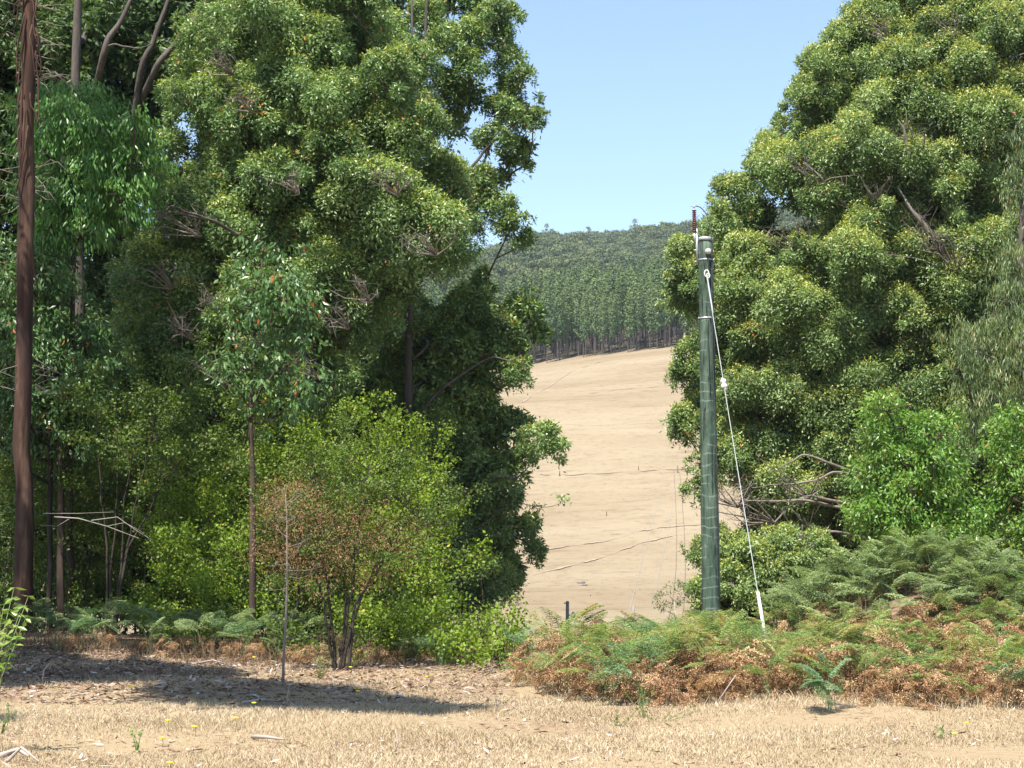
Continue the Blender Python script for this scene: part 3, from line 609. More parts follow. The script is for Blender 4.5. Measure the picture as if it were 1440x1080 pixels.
# ---- far left red trunk (tall karri), crown above the picture
C6, R6 = clumps_in([(-420, -560), (-200, -640), (60, -600), (90, -430), (40, -300), (-60, -200), (-200, -160), (-400, -260)], 38, 1.6, 1.2, R_(121), rr=(0.6, 0.9))
_k = np.array([px_of(*c)[1] < -330 for c in C6]); C6, R6 = C6[_k], R6[_k]
kg = tree('karri_tree', 'tall straight red-brown trunk at the far left edge', 'tree', None, TP([(31, 910), (32, 870), (34, 760), (32, 600), (37, 400), (37, 200), (42, 0), (48, -250), (50, -500)], 38),
     [0.27, 0.215, 0.2, 0.19, 0.183, 0.178, 0.17, 0.15, 0.08], C6, R6, 'gum_left', 'red_bark', 122, L=0.15, W=0.05, tufts=40, per=30, gk=dict(k=16))
r = R_(123)
for i in range(20):           # loose bark ribbons
    y0 = r.choice([-20, 0, 20, 50, 90, 180, 330, 120, 0, 20]); x0 = 40 + r.uniform(-14, 14); L_ = r.uniform(30, 150)
    a = P(x0, y0 + r.uniform(-20, 20), 37.75); n = 6; pts = [a]
    for q in range(1, n): pts.append(pts[-1] + np.array([r.normal(0, 0.035) + (0.03 if x0 > 40 else -0.03), -r.uniform(0, .02), -L_ / n / 63]))
    g = Geo(); g.tube(pts, [0.018, 0.026, 0.022, 0.018, 0.012, 0.005], 4); g.build('bark_strip', M['red_bark'], kg)
for i in range(52):           # thin dead twigs standing off the trunk
    y0 = r.choice([10, 45, 70, 95, 110, 240, 270, 520, 545]) + r.uniform(-18, 18); s = 1 if r.random() < 0.7 else -1
    a = P(40 + s * 10, y0, 37.9); Lg = r.uniform(0.3, 1.1)
    b = a + np.array([s * Lg * 0.6, -r.uniform(0, .4), r.uniform(-0.3, 0.3)]); c = b + np.array([s * Lg * 0.4, r.uniform(-.3, .2), -r.uniform(0, 0.4)])
    g = Geo(); g.tube([a, b, c], [0.010, 0.006, 0.002], 4); g.build('dead_twig', M['twig_wood'], kg)

# ---- trees outside the left edge: they throw the long shadows on the clearing
rng = R_(131); C7 = []
sdx, sdy = SUNX / _h / math.tan(SUN_EL), SUNY / _h / math.tan(SUN_EL)
for poly, n in (([(-150, 900), (0, 908), (150, 926), (330, 944), (420, 962), (330, 968), (150, 958), (-150, 962)], 84), ([(-150, 884), (420, 886), (430, 925), (150, 915), (-150, 905)], 60), ([(270, 962), (450, 968), (560, 980), (640, 997), (600, 1003), (450, 999), (290, 984)], 48), ([(-200, 1000), (60, 998), (110, 1006), (-200, 1015)], 5)):
    k = 0
    while k < n:
        x, y = rng.uniform(-200, 640), rng.uniform(880, 1015)
        if not in_poly(np.array([x]), np.array([y]), poly)[0]: continue
        Y0 = F * CAMZ / (y - 800); X0 = (x - 720) / F * Y0; h = rng.uniform(8.6, 10.6)
        q = np.array([X0 + sdx * h, Y0 + sdy * h, h]); 
        while px_of(*q)[1] > -170: h += .6; q = np.array([X0 + sdx * h, Y0 + sdy * h, h])
        C7.append(q); k += 1
C7 = np.array(C7); R7 = rng.uniform(0.42, 0.66, len(C7))
tree('wayside_gum', 'gum standing just outside the left edge that shades the clearing', 'tree', None, [(-10.6, 16.2, -.2), (-10.4, 16.3, 3), (-9.8, 16.6, 6), (-9.2, 17, 8.6)], [0.2, 0.16, 0.12, 0.06], C7, R7,
     'gum_left', 'grey_bark', 132, L=0.17, W=0.07, tufts=120, per=34)

# ---------------------------------------------------------------- understory shrubs
def shrub(name, label, poly, Y, D, s, leaf, bark, seed, stems, L=0.07, W=0.055, tufts=110, per=20, tuft=0.12, droop=0.1, lump=2.0, group=None, cat='shrub', rr=(0.5, 0.85), holes=(), dead=None, **fk):
    rng = R_(seed)
    C, R = clumps_in(poly, Y, D, s, rng, holes, rr=rr, keep_in=0.8, inset=0.1)
    kp = rng.random(len(C)) < .66; C, R = C[kp], R[kp] * rng.uniform(.45, 1.2, kp.sum())
    sh_c, sh_r, shoots = [], [], []; mid_ = C.mean(0)
    for q in rng.choice(len(C), min(len(C), 26), replace=False):
        if C[q][0] > -1.0: continue
        dv = unit(C[q] - mid_ + rng.normal(0, .25, 3)); dv = unit(dv + [0, 0, .7]); L_ = s * rng.uniform(1.0, 2.4); shoots.append((C[q], C[q] + dv * L_))
        for f_ in (.45, .65, .85, 1.0): sh_c.append(C[q] + dv * L_ * f_ + rng.normal(0, .03, 3)); sh_r.append(s * .28 * (1.25 - f_))
    C0 = C; C = np.vstack([C] + ([sh_c] if sh_c else [])); R = np.r_[R, sh_r]
    x, y = stems[0][0][0], stems[0][0][1]
    b = P(x, y, Y); b[2] = float(H(b[0], Y))
    root = empty(name, tuple(b), label, cat, group)
    g = Geo(); tips = []
    for st in stems:
        pts = [P(a, c, Y + (e[0] if e else 0)) for a, c, *e in st]; pts[0][2] = float(H(pts[0][0], pts[0][1])) - 0.1
        n = len(pts); seg = np.linspace(0, n - 1, n * 4); A = np.array(pts)
        A = np.stack([np.interp(seg, range(n), A[:, i]) for i in range(3)], 1); A[1:] += rng.normal(0, 0.015, (len(A) - 1, 3))
        r0 = 0.032 if bark != 'dead_wood' else 0.02
        g.tube(A, np.linspace(r0, 0.008, len(A)), 6); tips += [(p, (i / len(A))) for i, p in enumerate(A) if i > len(A) * 0.35]
    TPs = np.array([t[0] for t in tips])
    for a_, b_ in shoots: g.tube([a_, (a_ + b_) / 2 + rng.normal(0, .03, 3), b_], [.006, .004, .002], 4, False)
    for c, r in zip(C[:len(C0)], R):
        d = np.linalg.norm(TPs - c, axis=1) + 1.2 * np.maximum(0, TPs[:, 2] - c[2] + 0.1); a = TPs[int(np.argmin(d))]
        mid = (a + c) / 2 + rng.normal(0, 0.07, 3); g.tube([a, mid, c], [0.009, 0.007, 0.004], 4, False)
        for _ in range(4):
            e = c + unit(rng.normal(size=3)) * r * 0.85; g.tube([c, (c + e) / 2 + rng.normal(0, .02, 3), e], [0.004, 0.003, 0.0015], 4, False)
    g.build('stems', M[bark], root)
    V, Q, v, tp = foliage(C, R, rng, L=L, W=W, tufts=tufts, per=per, tuft=tuft, droop=droop, lump=lump, **fk)
    global NLEAF; NLEAF += len(Q)
    child(mk('foliage', V, Q, M[leaf], v, tp), root)
    if dead:
        C, R = clumps_in(dead, Y, D * 0.8, s * 0.8, rng, rr=(0.6, 0.9))
        V, Q, v, tp = foliage(C, R, rng, L=0.06, W=0.014, tufts=48, per=15, tuft=0.12, droop=0.6)
        child(mk('dead_foliage', V, Q, M['dead_leaf'], v, tp), root)
    return root
lime = 'lime green shrubs along the forest edge'
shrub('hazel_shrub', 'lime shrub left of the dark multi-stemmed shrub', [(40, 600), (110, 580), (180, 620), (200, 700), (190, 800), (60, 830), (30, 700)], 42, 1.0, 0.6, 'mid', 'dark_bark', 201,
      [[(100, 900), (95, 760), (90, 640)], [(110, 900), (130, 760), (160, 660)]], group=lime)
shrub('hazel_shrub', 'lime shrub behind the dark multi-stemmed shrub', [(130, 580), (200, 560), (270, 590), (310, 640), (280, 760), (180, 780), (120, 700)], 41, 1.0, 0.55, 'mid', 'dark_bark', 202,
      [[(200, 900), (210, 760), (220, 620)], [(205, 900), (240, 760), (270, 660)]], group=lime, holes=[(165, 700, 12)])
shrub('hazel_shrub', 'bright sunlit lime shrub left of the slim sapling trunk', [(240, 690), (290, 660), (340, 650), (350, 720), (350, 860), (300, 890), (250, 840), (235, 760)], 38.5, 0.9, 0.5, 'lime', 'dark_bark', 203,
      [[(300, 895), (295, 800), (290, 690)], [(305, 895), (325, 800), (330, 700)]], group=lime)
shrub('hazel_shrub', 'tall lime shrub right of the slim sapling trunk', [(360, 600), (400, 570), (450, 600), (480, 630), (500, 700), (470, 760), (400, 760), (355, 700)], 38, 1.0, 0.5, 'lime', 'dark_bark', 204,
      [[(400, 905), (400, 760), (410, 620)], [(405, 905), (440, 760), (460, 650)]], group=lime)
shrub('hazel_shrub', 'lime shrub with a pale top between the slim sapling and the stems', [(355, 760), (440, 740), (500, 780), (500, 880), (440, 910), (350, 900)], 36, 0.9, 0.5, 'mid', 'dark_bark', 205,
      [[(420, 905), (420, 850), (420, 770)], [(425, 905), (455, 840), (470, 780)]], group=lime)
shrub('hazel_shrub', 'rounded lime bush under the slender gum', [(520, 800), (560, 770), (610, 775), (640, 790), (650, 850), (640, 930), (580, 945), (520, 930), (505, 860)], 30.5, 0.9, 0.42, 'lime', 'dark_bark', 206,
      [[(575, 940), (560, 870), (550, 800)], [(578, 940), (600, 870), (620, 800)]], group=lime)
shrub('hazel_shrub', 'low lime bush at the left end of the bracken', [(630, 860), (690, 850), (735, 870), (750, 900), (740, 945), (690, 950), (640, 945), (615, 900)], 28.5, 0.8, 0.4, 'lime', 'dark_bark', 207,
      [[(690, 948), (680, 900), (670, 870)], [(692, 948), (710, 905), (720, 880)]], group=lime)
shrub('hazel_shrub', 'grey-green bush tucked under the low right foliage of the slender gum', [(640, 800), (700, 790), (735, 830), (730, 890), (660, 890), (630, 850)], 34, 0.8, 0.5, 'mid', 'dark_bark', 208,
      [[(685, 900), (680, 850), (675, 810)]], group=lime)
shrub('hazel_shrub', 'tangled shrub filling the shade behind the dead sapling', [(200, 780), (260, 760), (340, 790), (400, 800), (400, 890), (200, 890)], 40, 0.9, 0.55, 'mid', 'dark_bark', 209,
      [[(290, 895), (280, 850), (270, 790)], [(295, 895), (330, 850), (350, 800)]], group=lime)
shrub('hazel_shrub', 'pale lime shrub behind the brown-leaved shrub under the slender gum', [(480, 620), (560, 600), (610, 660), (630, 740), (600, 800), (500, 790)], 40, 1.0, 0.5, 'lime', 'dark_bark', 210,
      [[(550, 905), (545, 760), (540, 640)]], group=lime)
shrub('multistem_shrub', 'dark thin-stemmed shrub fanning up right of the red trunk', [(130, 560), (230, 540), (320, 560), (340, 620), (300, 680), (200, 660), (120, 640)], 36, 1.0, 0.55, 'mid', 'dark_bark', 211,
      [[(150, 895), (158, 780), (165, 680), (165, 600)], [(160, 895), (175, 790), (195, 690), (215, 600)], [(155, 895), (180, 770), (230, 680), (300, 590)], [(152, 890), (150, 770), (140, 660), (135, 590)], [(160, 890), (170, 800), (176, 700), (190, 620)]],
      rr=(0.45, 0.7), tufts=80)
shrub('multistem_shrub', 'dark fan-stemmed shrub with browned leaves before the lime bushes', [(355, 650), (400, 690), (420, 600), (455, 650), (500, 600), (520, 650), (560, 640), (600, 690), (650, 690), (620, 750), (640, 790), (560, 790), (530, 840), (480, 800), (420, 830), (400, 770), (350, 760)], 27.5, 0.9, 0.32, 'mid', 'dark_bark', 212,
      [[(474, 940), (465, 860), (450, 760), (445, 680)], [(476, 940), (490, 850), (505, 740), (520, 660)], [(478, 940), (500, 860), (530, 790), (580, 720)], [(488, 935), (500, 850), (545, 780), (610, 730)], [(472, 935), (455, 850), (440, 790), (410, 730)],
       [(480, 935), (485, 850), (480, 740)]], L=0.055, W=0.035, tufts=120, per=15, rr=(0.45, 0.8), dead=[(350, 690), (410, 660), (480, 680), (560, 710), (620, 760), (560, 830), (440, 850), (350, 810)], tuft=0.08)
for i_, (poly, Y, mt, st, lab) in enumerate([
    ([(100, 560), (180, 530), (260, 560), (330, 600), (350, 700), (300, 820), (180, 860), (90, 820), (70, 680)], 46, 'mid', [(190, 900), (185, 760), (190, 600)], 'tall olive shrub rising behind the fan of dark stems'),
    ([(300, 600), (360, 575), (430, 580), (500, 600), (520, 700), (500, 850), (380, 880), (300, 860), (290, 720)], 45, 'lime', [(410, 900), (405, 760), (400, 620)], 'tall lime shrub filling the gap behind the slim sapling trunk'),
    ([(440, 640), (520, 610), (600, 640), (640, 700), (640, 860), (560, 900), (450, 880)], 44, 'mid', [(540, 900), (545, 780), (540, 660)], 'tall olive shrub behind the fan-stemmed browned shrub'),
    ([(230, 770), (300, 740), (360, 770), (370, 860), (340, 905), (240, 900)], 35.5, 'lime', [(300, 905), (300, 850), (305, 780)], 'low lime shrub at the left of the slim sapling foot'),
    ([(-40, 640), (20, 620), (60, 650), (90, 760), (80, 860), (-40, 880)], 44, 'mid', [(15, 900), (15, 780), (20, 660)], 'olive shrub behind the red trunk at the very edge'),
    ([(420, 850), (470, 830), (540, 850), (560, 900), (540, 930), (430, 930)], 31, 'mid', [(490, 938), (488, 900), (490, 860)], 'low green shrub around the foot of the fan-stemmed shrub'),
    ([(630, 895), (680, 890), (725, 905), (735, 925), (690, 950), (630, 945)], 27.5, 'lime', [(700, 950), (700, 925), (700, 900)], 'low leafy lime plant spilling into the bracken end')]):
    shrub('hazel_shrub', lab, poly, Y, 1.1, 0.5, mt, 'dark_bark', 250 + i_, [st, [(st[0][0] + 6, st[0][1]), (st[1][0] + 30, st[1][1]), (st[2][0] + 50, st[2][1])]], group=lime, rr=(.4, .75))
# dead sapling
rng = R_(220); b = P(398, 968, 22.8); b[2] = float(H(b[0], 22.8))
ds = empty('dead_sapling', tuple(b), 'bare pale dead sapling with brown needle tufts standing in the clearing', 'tree')
g = Geo(); A = [b - np.array([0, 0, .05])] + [P(x, y, 22.8) for x, y in ((399, 930), (402, 870), (402, 810), (403, 760), (401, 720), (398, 680))]
A = np.array(A); A[1:] += rng.normal(0, .012, A[1:].shape); g.tube(A, [0.02, 0.018, 0.016, 0.014, 0.010, 0.007, 0.003], 8)
nc, nr = [], []
for i in range(26):
    t_ = rng.uniform(1.4, 5.9); a = np.array([np.interp(t_, range(7), A[:, q]) for q in range(3)]); s = 1 if rng.random() < .55 else -1
    L_ = rng.uniform(0.1, 0.75) ** 1.2 * (1.15 - t_ / 9); e = a + np.array([s * L_ * rng.uniform(.5, .95), rng.uniform(-.6, .6) * L_, L_ * rng.uniform(0.0, 0.9)])
    m_ = (a + e) / 2 + np.array([0, 0, -0.03]); g.tube([a, m_, e], [0.0055, 0.004, 0.0015], 5)
    for q in range(3):
        f_ = rng.uniform(0.4, 1); p_ = a + (e - a) * f_; g.tube([p_, p_ + unit(rng.normal(size=3)) * 0.12], [0.0025, 0.001], 4, False)
    if t_ > 3.2: nc.append(e + rng.normal(0, .12, 3)); nr.append(rng.uniform(0.12, 0.3))
g.build('trunk', M['twig_wood'], ds)
V, Q, v, tp = foliage(np.array(nc), np.array(nr), rng, L=0.04, W=0.007, tufts=500, per=9, tuft=0.07, droop=0.4)
child(mk('dead_foliage', V, Q, M['dead_leaf'], v, tp), ds)
# thin trunks among the shrubs
for i, (pp, Y, r0, lab, bk) in enumerate([([(86, 895), (84, 760), (86, 640), (88, 560)], 41, 0.10, 'thin reddish trunk standing between the red trunk and the dark shrub', 'brown_bark'),
                                          ([(232, 900), (236, 740), (228, 560), (240, 420)], 47, 0.07, 'thin dark trunk behind the fan of dark stems', 'dark_bark')]):
    C, R = px_clumps([(pp[-1][0] + rng.uniform(-20, 20), pp[-1][1] + rng.uniform(-60, 30), 26) for _ in range(7)], Y, rng, 0.8)
    tree('forest_sapling', lab, 'tree', None, TP(pp, Y), [r0, r0 * .8, r0 * .4], C, R, 'broad', bk, 230 + i, L=0.13, W=0.05, tufts=60, per=20)
# pale dead branch caught in the dark shrub
g = Geo()
for pts, rr_ in (([(76, 727), (110, 729), (150, 740), (195, 757)], .016), ([(128, 732), (165, 727), (190, 745), (215, 760)], .01), ([(60, 722), (110, 722), (160, 720)], .007), ([(150, 740), (175, 735), (200, 748), (222, 772)], .006), ([(100, 728), (80, 740), (55, 738)], .006)):
    g.tube([P(x, y, 35 + 0.004 * x) for x, y in pts], np.linspace(rr_, rr_ * .4, len(pts)), 5)
tag(g.build('dead_branch', M['dead_wood']), 'bleached dead branch caught in the dark thin-stemmed shrub', 'branch')

# leafy sprig at the near left
b = P(-14, 905, 15.5); b[2] = float(H(b[0], 15.5)); sp = empty('seedling_gum', tuple(b), 'near green sprig with broad leaves poking in at the left edge', 'plant')
g = Geo(); rng = R_(240); LP, LD = [], []
for tx, ty in ((40, 838), (20, 826), (30, 855), (14, 870), (36, 870), (6, 850), (-30, 840), (-20, 870)):
    e = P(tx, ty, 15.5 + rng.uniform(-.2, .2)); m_ = (b + e) / 2 + np.array([-.04, 0, .08]); g.tube([b, m_, e], [0.008, 0.005, 0.002], 6)
    for f_ in np.linspace(0.55, 1, 7):
        q = m_ + (e - m_) * (f_ - .5) * 2
        for s in (-1, 1): LP.append(q); LD.append([s * 0.8 + rng.normal(0, .3), rng.normal(0, .4), rng.normal(-0.1, .35)])
g.build('stems', M['stem_green'], sp)
V, Q = leaf_quads(np.array(LP), np.array(LD), rng.uniform(.07, .12, len(LP)), 0.04, rng)
child(mk('leaves', V, Q, M['bright'], rng.uniform(.2, .9, len(Q)), rng.uniform(0, .6, len(Q))), sp)
print('tree leaves', NLEAF)

# ---------------------------------------------------------------- bracken
def frond(rng, L, az, elev, droop, pn=15, dead=False):
    """one bracken frond: rachis, pinnae, pinnules -> quads"""
    n = 14; s = np.linspace(0, 1, n)
    ang = elev - droop * s ** 1.3
    dx = np.cos(ang); dz = np.sin(ang); st = L / n
    r = np.cumsum(dx) * st; z = np.cumsum(dz) * st
    side = rng.normal(0, 0.12) * s ** 2 * L
    a = np.array([math.cos(az), math.sin(az), 0]); b = np.array([-math.sin(az), math.cos(az), 0])
    P0 = a * r[:, None] + b * side[:, None] + np.array([0, 0, 1]) * z[:, None]
    Vs, Qs, nv = [], [], 0
    ps, ds, Ls, Ws = [], [], [], []
    t0 = 0.34
    roll = rng.normal(0, 0.35)
    for i in range(pn):
        t = t0 + (1 - t0) * (i / pn) ** 0.9; c = np.array([np.interp(t, s, P0[:, q]) for q in range(3)])
        tang = np.array([np.interp(min(1, t + .05), s, P0[:, q]) for q in range(3)]) - c; tang = tang / (np.linalg.norm(tang) + 1e-9)
        up = np.cross(b, tang) * -1
        pl = L * 0.42 * (1 - (t - t0) / (1 - t0)) ** 0.8 * rng.uniform(.85, 1.1) + 0.02
        for sd in (-1, 1):
            bb = b * math.cos(roll) + np.array([0, 0, 1]) * math.sin(roll)
            d = sd * bb * 0.88 + tang * 0.45 + np.array([0, 0, -0.12 - (0.5 if dead else 0.0) * rng.random()])
            if dead: d += rng.normal(0, 0.3, 3)
            d = unit(d); w = unit(np.cross(d, np.array([0, 0, 1.]) + rng.normal(0, .2 + .6 * dead, 3)))
            m = max(3, int(pl / 0.024)); u = (np.arange(m) + 0.5) / m
            cc = c + d * (u * pl)[:, None] + np.array([0, 0, -0.10]) * (u ** 2 * pl)[:, None]
            ll = 0.062 * L / 0.8 * (1 - u) ** 0.7 + 0.008
            for s2 in (-1, 1):
                ps.append(cc); ds.append(s2 * w * 0.9 + d * 0.5 + rng.normal(0, .1 + .3 * dead, (m, 3))); Ls.append(ll); Ws.append(np.full(m, 0.019))
    ps = np.vstack(ps); ds = unit(np.vstack(ds)); Ls = np.concatenate(Ls); Ws = np.concatenate(Ws)
    # pinnule quads lie in the frond's plane
    up = np.array([0, 0, 1.]) + rng.normal(0, 0.25, (len(ps), 3)); sdv = unit(np.cross(ds, up))
    V = np.stack([ps, ps + ds * Ls[:, None] * .5 + sdv * Ws[:, None] * .5, ps + ds * Ls[:, None], ps + ds * Ls[:, None] * .5 - sdv * Ws[:, None] * .5], 1).reshape(-1, 3)
    return V, P0
def bracken(name, seed, n, L, mat, n_dead, dead_h=0.6, link=True):
    rng = R_(seed); parts = []
    def make(cnt, dead):
        Vs, g, vv = [], Geo(), []
        for i in range(cnt):
            az = rng.uniform(0, 6.28); h = L * (rng.uniform(0.25, 0.6) if not dead else rng.uniform(0.05, dead_h * .7))
            fl = L * rng.uniform(0.65, 1.0) * (0.8 if dead else 1)
            V, P0 = frond(rng, fl, az, rng.uniform(0.75, 1.5) if not dead else rng.uniform(-0.2, 0.8), rng.uniform(0.8, 1.5) if not dead else rng.uniform(1.0, 2.3), 13, dead)
            base = np.array([rng.normal(0, .06), rng.normal(0, .06), 0]); off = base + np.array([math.cos(az), math.sin(az), 0]) * h * .15 + np.array([0, 0, h])
            Vs.append(V + off); vv.append(np.full(len(V) // 4, rng.uniform(0.15, 0.85)))
            g.tube(np.vstack([base - [0, 0, .05], base + (off - base) * .5 + [0.01, 0, 0], off, P0[4] + off, P0[8] + off, P0[-1] + off]), [.005, .0045, .004, .003, .002, .001], 4, False)
        V = np.vstack(Vs); Q = np.arange(len(V)).reshape(-1, 4); v = np.concatenate(vv); v = np.clip(v + rng.normal(0, .1, len(v)), 0, 1)
        gV, gQ = np.vstack(g.V), np.vstack(g.Q)
        return np.vstack([V, gV]), np.vstack([Q, gQ + len(V)]), np.r_[v, np.full(len(gQ), .25)], np.r_[(rng.random(len(v)) < .12) * .5, np.zeros(len(gQ))]
    root = empty(name, (0, 0, 0), 'bracken', 'fern')
    if n: 
        V, Q, v, tp = make(n, False); mk('fronds', V, Q, mat, v, tp, parent=root)
    if n_dead:
        V, Q, v, tp = make(n_dead, True); mk('dead_fronds', V, Q, M['fern_brown'], v, tp, parent=root)
    return root
protos = {}
protos['g'] = [bracken('bracken_fern', 300 + i, 5, 0.72, M['fern_green'], 5, 1.0) for i in range(5)]
protos['b'] = [bracken('bracken_fern', 310 + i, 3, 0.75, M['fern_green'], 7, 1.1) for i in range(3)]
protos['r'] = [bracken('bracken_fern', 320 + i, 0, 0.8, None, 10, 1.0) for i in range(3)]
protos['d'] = [bracken('bracken_fern', 330 + i, 9, 0.95, M['fern_dark'], 2) for i in range(2)]
protos['u'] = [bracken('bracken_fern', 340 + i, 7, 0.75, M['fern_blue'], 0) for i in range(2)]
used = set()
FL = {'g': ('green bracken fern among the roadside bracken below the pole', 'green bracken ferns right of the clearing'),
      'b': ('half-dead bracken fern with a few green fronds over rusty ones in the roadside bracken', 'half-dead bracken ferns right of the clearing'),
      'r': ('rusty brown dead bracken fern in the roadside bracken', 'dead brown bracken ferns right of the clearing'),
      'd': ('dark green tall bracken fern piled on the mound before the bright young gum', 'dark bracken ferns on the mound')}
def put_fern(kind, x, y, s, rng, label=None, group=None, z=0.0):
    lst = protos[kind]; p = lst[rng.integers(len(lst))]; loc = (x, y, float(H(x, y)) - 0.02 + z)
    lab = label or FL[kind][0]; grp = group or (FL[kind][1] if kind in FL and label is None else None)
    if p.name not in used:
        used.add(p.name); o = p; o.location = loc; o.rotation_euler = (0, 0, rng.uniform(0, 6.28)); o.scale = (s, s, s); o['label'] = lab
    else: o = clone(p, loc, rng.uniform(0, 6.28), s, lab, (rng.normal(0, .08), rng.normal(0, .08)))
    if grp: o['group'] = grp
    elif 'group' in o: del o['group']
    return o
rng = R_(350); fp = []
def front(x):          # front edge of the bracken, by where it stands on the ground
    return np.interp(x, [0, 0.25, 1.3, 3.2, 6.0, 9], [24.6, 23.4, 21.2, 20.3, 19.6, 19.2])
tries = 0; nf = 0
while nf < 300 and tries < 14000:
    tries += 1
    x = rng.uniform(0.1, 12.5); y = front(x) + .35 * math.sin(x * 2.3) + .25 * math.sin(x * 5.1 + 1) + (abs(rng.normal(0, 1)) * 5.2 if rng.random() < .75 else rng.uniform(0, .5))
    if y > 30 + min(6, max(0, (x - 2) * 4)) or x / y > 0.40: continue
    mound = ((x - 7.5) / 2.5) ** 2 + ((y - 31.5) / 3.0) ** 2 < 1.0
    if mound: continue
    if x / y < 0.035 and y > 26: continue
    if any((a - x) ** 2 + (b_ - y) ** 2 < 0.36 ** 2 for a, b_ in fp): continue
    fp.append((x, y)); e = y - front(x)
    k = rng.random()
    kind = ('r' if k < .46 else 'b' if k < .80 else 'g') if e < 1.0 else ('g' if k < .42 else 'b' if k < .70 else 'r')
    put_fern(kind, x, y, rng.uniform(0.65, 1.1) * (0.85 if e < .6 else 1.0) * (1.2 if rng.random() < .15 else 1), rng); nf += 1
nd = 0; tries = 0; fd = []
while nd < 62 and tries < 5000:
    tries += 1
    x = rng.uniform(4.8, 10.3); y = rng.uniform(28.3, 34.5)
    if ((x - 7.5) / 2.6) ** 2 + ((y - 31.3) / 3.1) ** 2 > 1: continue
    if any((a - x) ** 2 + (b_ - y) ** 2 < 0.42 ** 2 for a, b_ in fd): continue
    fd.append((x, y)); put_fern('d', x, y, rng.uniform(0.8, 1.15), rng); nd += 1
for px_, py_, Y, s, lab in ((900, 960, 20.9, 1.05, 'tall blue-green bracken frond cluster at the front left of the bracken'), (1160, 985, 19.4, .75, 'low blue-green fern at the foot of the brown bracken'),
                            (1412, 965, 19.6, .7, 'blue-green fern low at the right edge of the brown bracken'), (88, 870, 31, 1.0, 'blue-green fern in a patch of sun by the red trunk'),
                            (120, 860, 33, 1.0, 'blue-green fern left of the dark stems'), (900, 880, 27, 1.1, 'pale blue-green fern on top of the bracken left of the pole'), (300, 865, 33, 1.0, 'dim fern under the slim sapling'),
                            (350, 880, 32, .9, 'dim fern right of the slim sapling foot'), (240, 880, 33, 1.0, 'dim fern under the dark fan of stems'), (620, 925, 28, .7, 'small green fern before the rounded lime bush'),
                            (735, 900, 27, .9, 'green fern spilling over the left end of the bracken')):
    x = (px_ - 720) / F * Y; put_fern('u', x, Y, s, rng, lab)
for i, (px_, Y, s_) in enumerate(((60, 32, .9), (140, 32, .8), (175, 34, .95), (215, 31.5, .7), (255, 33.5, .9), (285, 31.5, .75), (325, 34, .95), (345, 31.5, .7), (375, 33, .8), (395, 31, .6), (430, 32, .8), (560, 30.5, .6), (590, 29.2, .55))):
    put_fern('d', (px_ - 720) / F * Y, Y, s_, rng, 'dark green fern in the shade at the foot of the left shrubs', 'shaded ferns below the left shrubs')
for i, (px_, Y) in enumerate(((105, 31.5), (235, 31), (355, 30.6), (440, 29.5),(215, 33), (270, 32.5), (330, 32), (380, 31.5), (420, 30), (520, 29.5), (550, 29), (20, 33.5), (150, 33))):
    x = (px_ - 720) / F * Y; put_fern('r', x, Y, 0.6, rng, 'small brown dead fern in the shade at the foot of the left shrubs', 'dead ferns below the left shrubs')
for kk in protos:
    for p in protos[kk]:
        if p.name not in used:
            for c in list(p.children): bpy.data.objects.remove(c)
            bpy.data.objects.remove(p)

# ---------------------------------------------------------------- utility pole and guy wire
def pole_material():
    m, t, out = new_mat('treated_pine_green')
    g = t.nodes.new('ShaderNodeNewGeometry'); pos = g.outputs['Position']
    n1 = noise(t, 11, 6, pos, 0.7, (1, 1, 0.10)); n2 = noise(t, 17, 3, pos, 0.6, (1, 1, 0.07)); n3 = noise(t, 2.6, 5, pos, 0.65, (1, 1, .5))
    r = ramp(t, [(0.32, (0.022, 0.036, 0.027)), (0.48, (0.046, 0.075, 0.054)), (0.64, (0.10, 0.135, 0.10))]); t.links.new(n1.outputs[0], r.inputs[0])
    wv = t.nodes.new('ShaderNodeTexWave'); wv.wave_type = 'BANDS'; wv.bands_direction = 'Z'; wv.inputs['Scale'].default_value = 1.45
    wv.inputs['Distortion'].default_value = 4.5; wv.inputs['Detail'].default_value = 3; wv.inputs['Detail Scale'].default_value = 1.4
    t.links.new(pos, wv.inputs['Vector'])
    rg = ramp(t, [(0.93, (0, 0, 0)), (0.985, (1, 1, 1))]); t.links.new(wv.outputs[0], rg.inputs[0])
    brk = ramp(t, [(0.42, (0, 0, 0)), (0.55, (1, 1, 1))]); t.links.new(n3.outputs[0], brk.inputs[0])
    c = mixc(t, math_(t, 'MULTIPLY', math_(t, 'MULTIPLY', rg.outputs[0], brk.outputs[0]), 0.38), r.outputs[0], (0.26, 0.32, 0.27))
    bl = ramp(t, [(0.33, (.45, .5, .45)), (0.46, (1, 1, 1)), (.62, (1, 1, 1)), (.72, (1.35, 1.2, 1.15))]); t.links.new(n3.outputs[0], bl.inputs[0]); c = mixc(t, 1.0, c, bl.outputs[0], 'MULTIPLY')
    ck = ramp(t, [(0.36, (1, 1, 1)), (0.40, (0, 0, 0))]); t.links.new(n2.outputs[0], ck.inputs[0])
    c = mixc(t, math_(t, 'MULTIPLY', ck.outputs[0], 0.9), c, (0.012, 0.014, 0.012))
    b = t.nodes.new('ShaderNodeBsdfPrincipled'); t.links.new(c, b.inputs['Base Color']); b.inputs['Roughness'].default_value = 0.8
    b.inputs['Specular IOR Level'].default_value = 0.2
    bp = t.nodes.new('ShaderNodeBump'); bp.inputs['Strength'].default_value = 0.6; bp.inputs['Distance'].default_value = 0.02
    t.links.new(math_(t, 'ADD', n2.outputs[0], n1.outputs[0]), bp.inputs['Height']); t.links.new(bp.outputs[0], b.inputs['Normal'])
    t.links.new(b.outputs[0], out.inputs[0]); return m
PY = 36.0
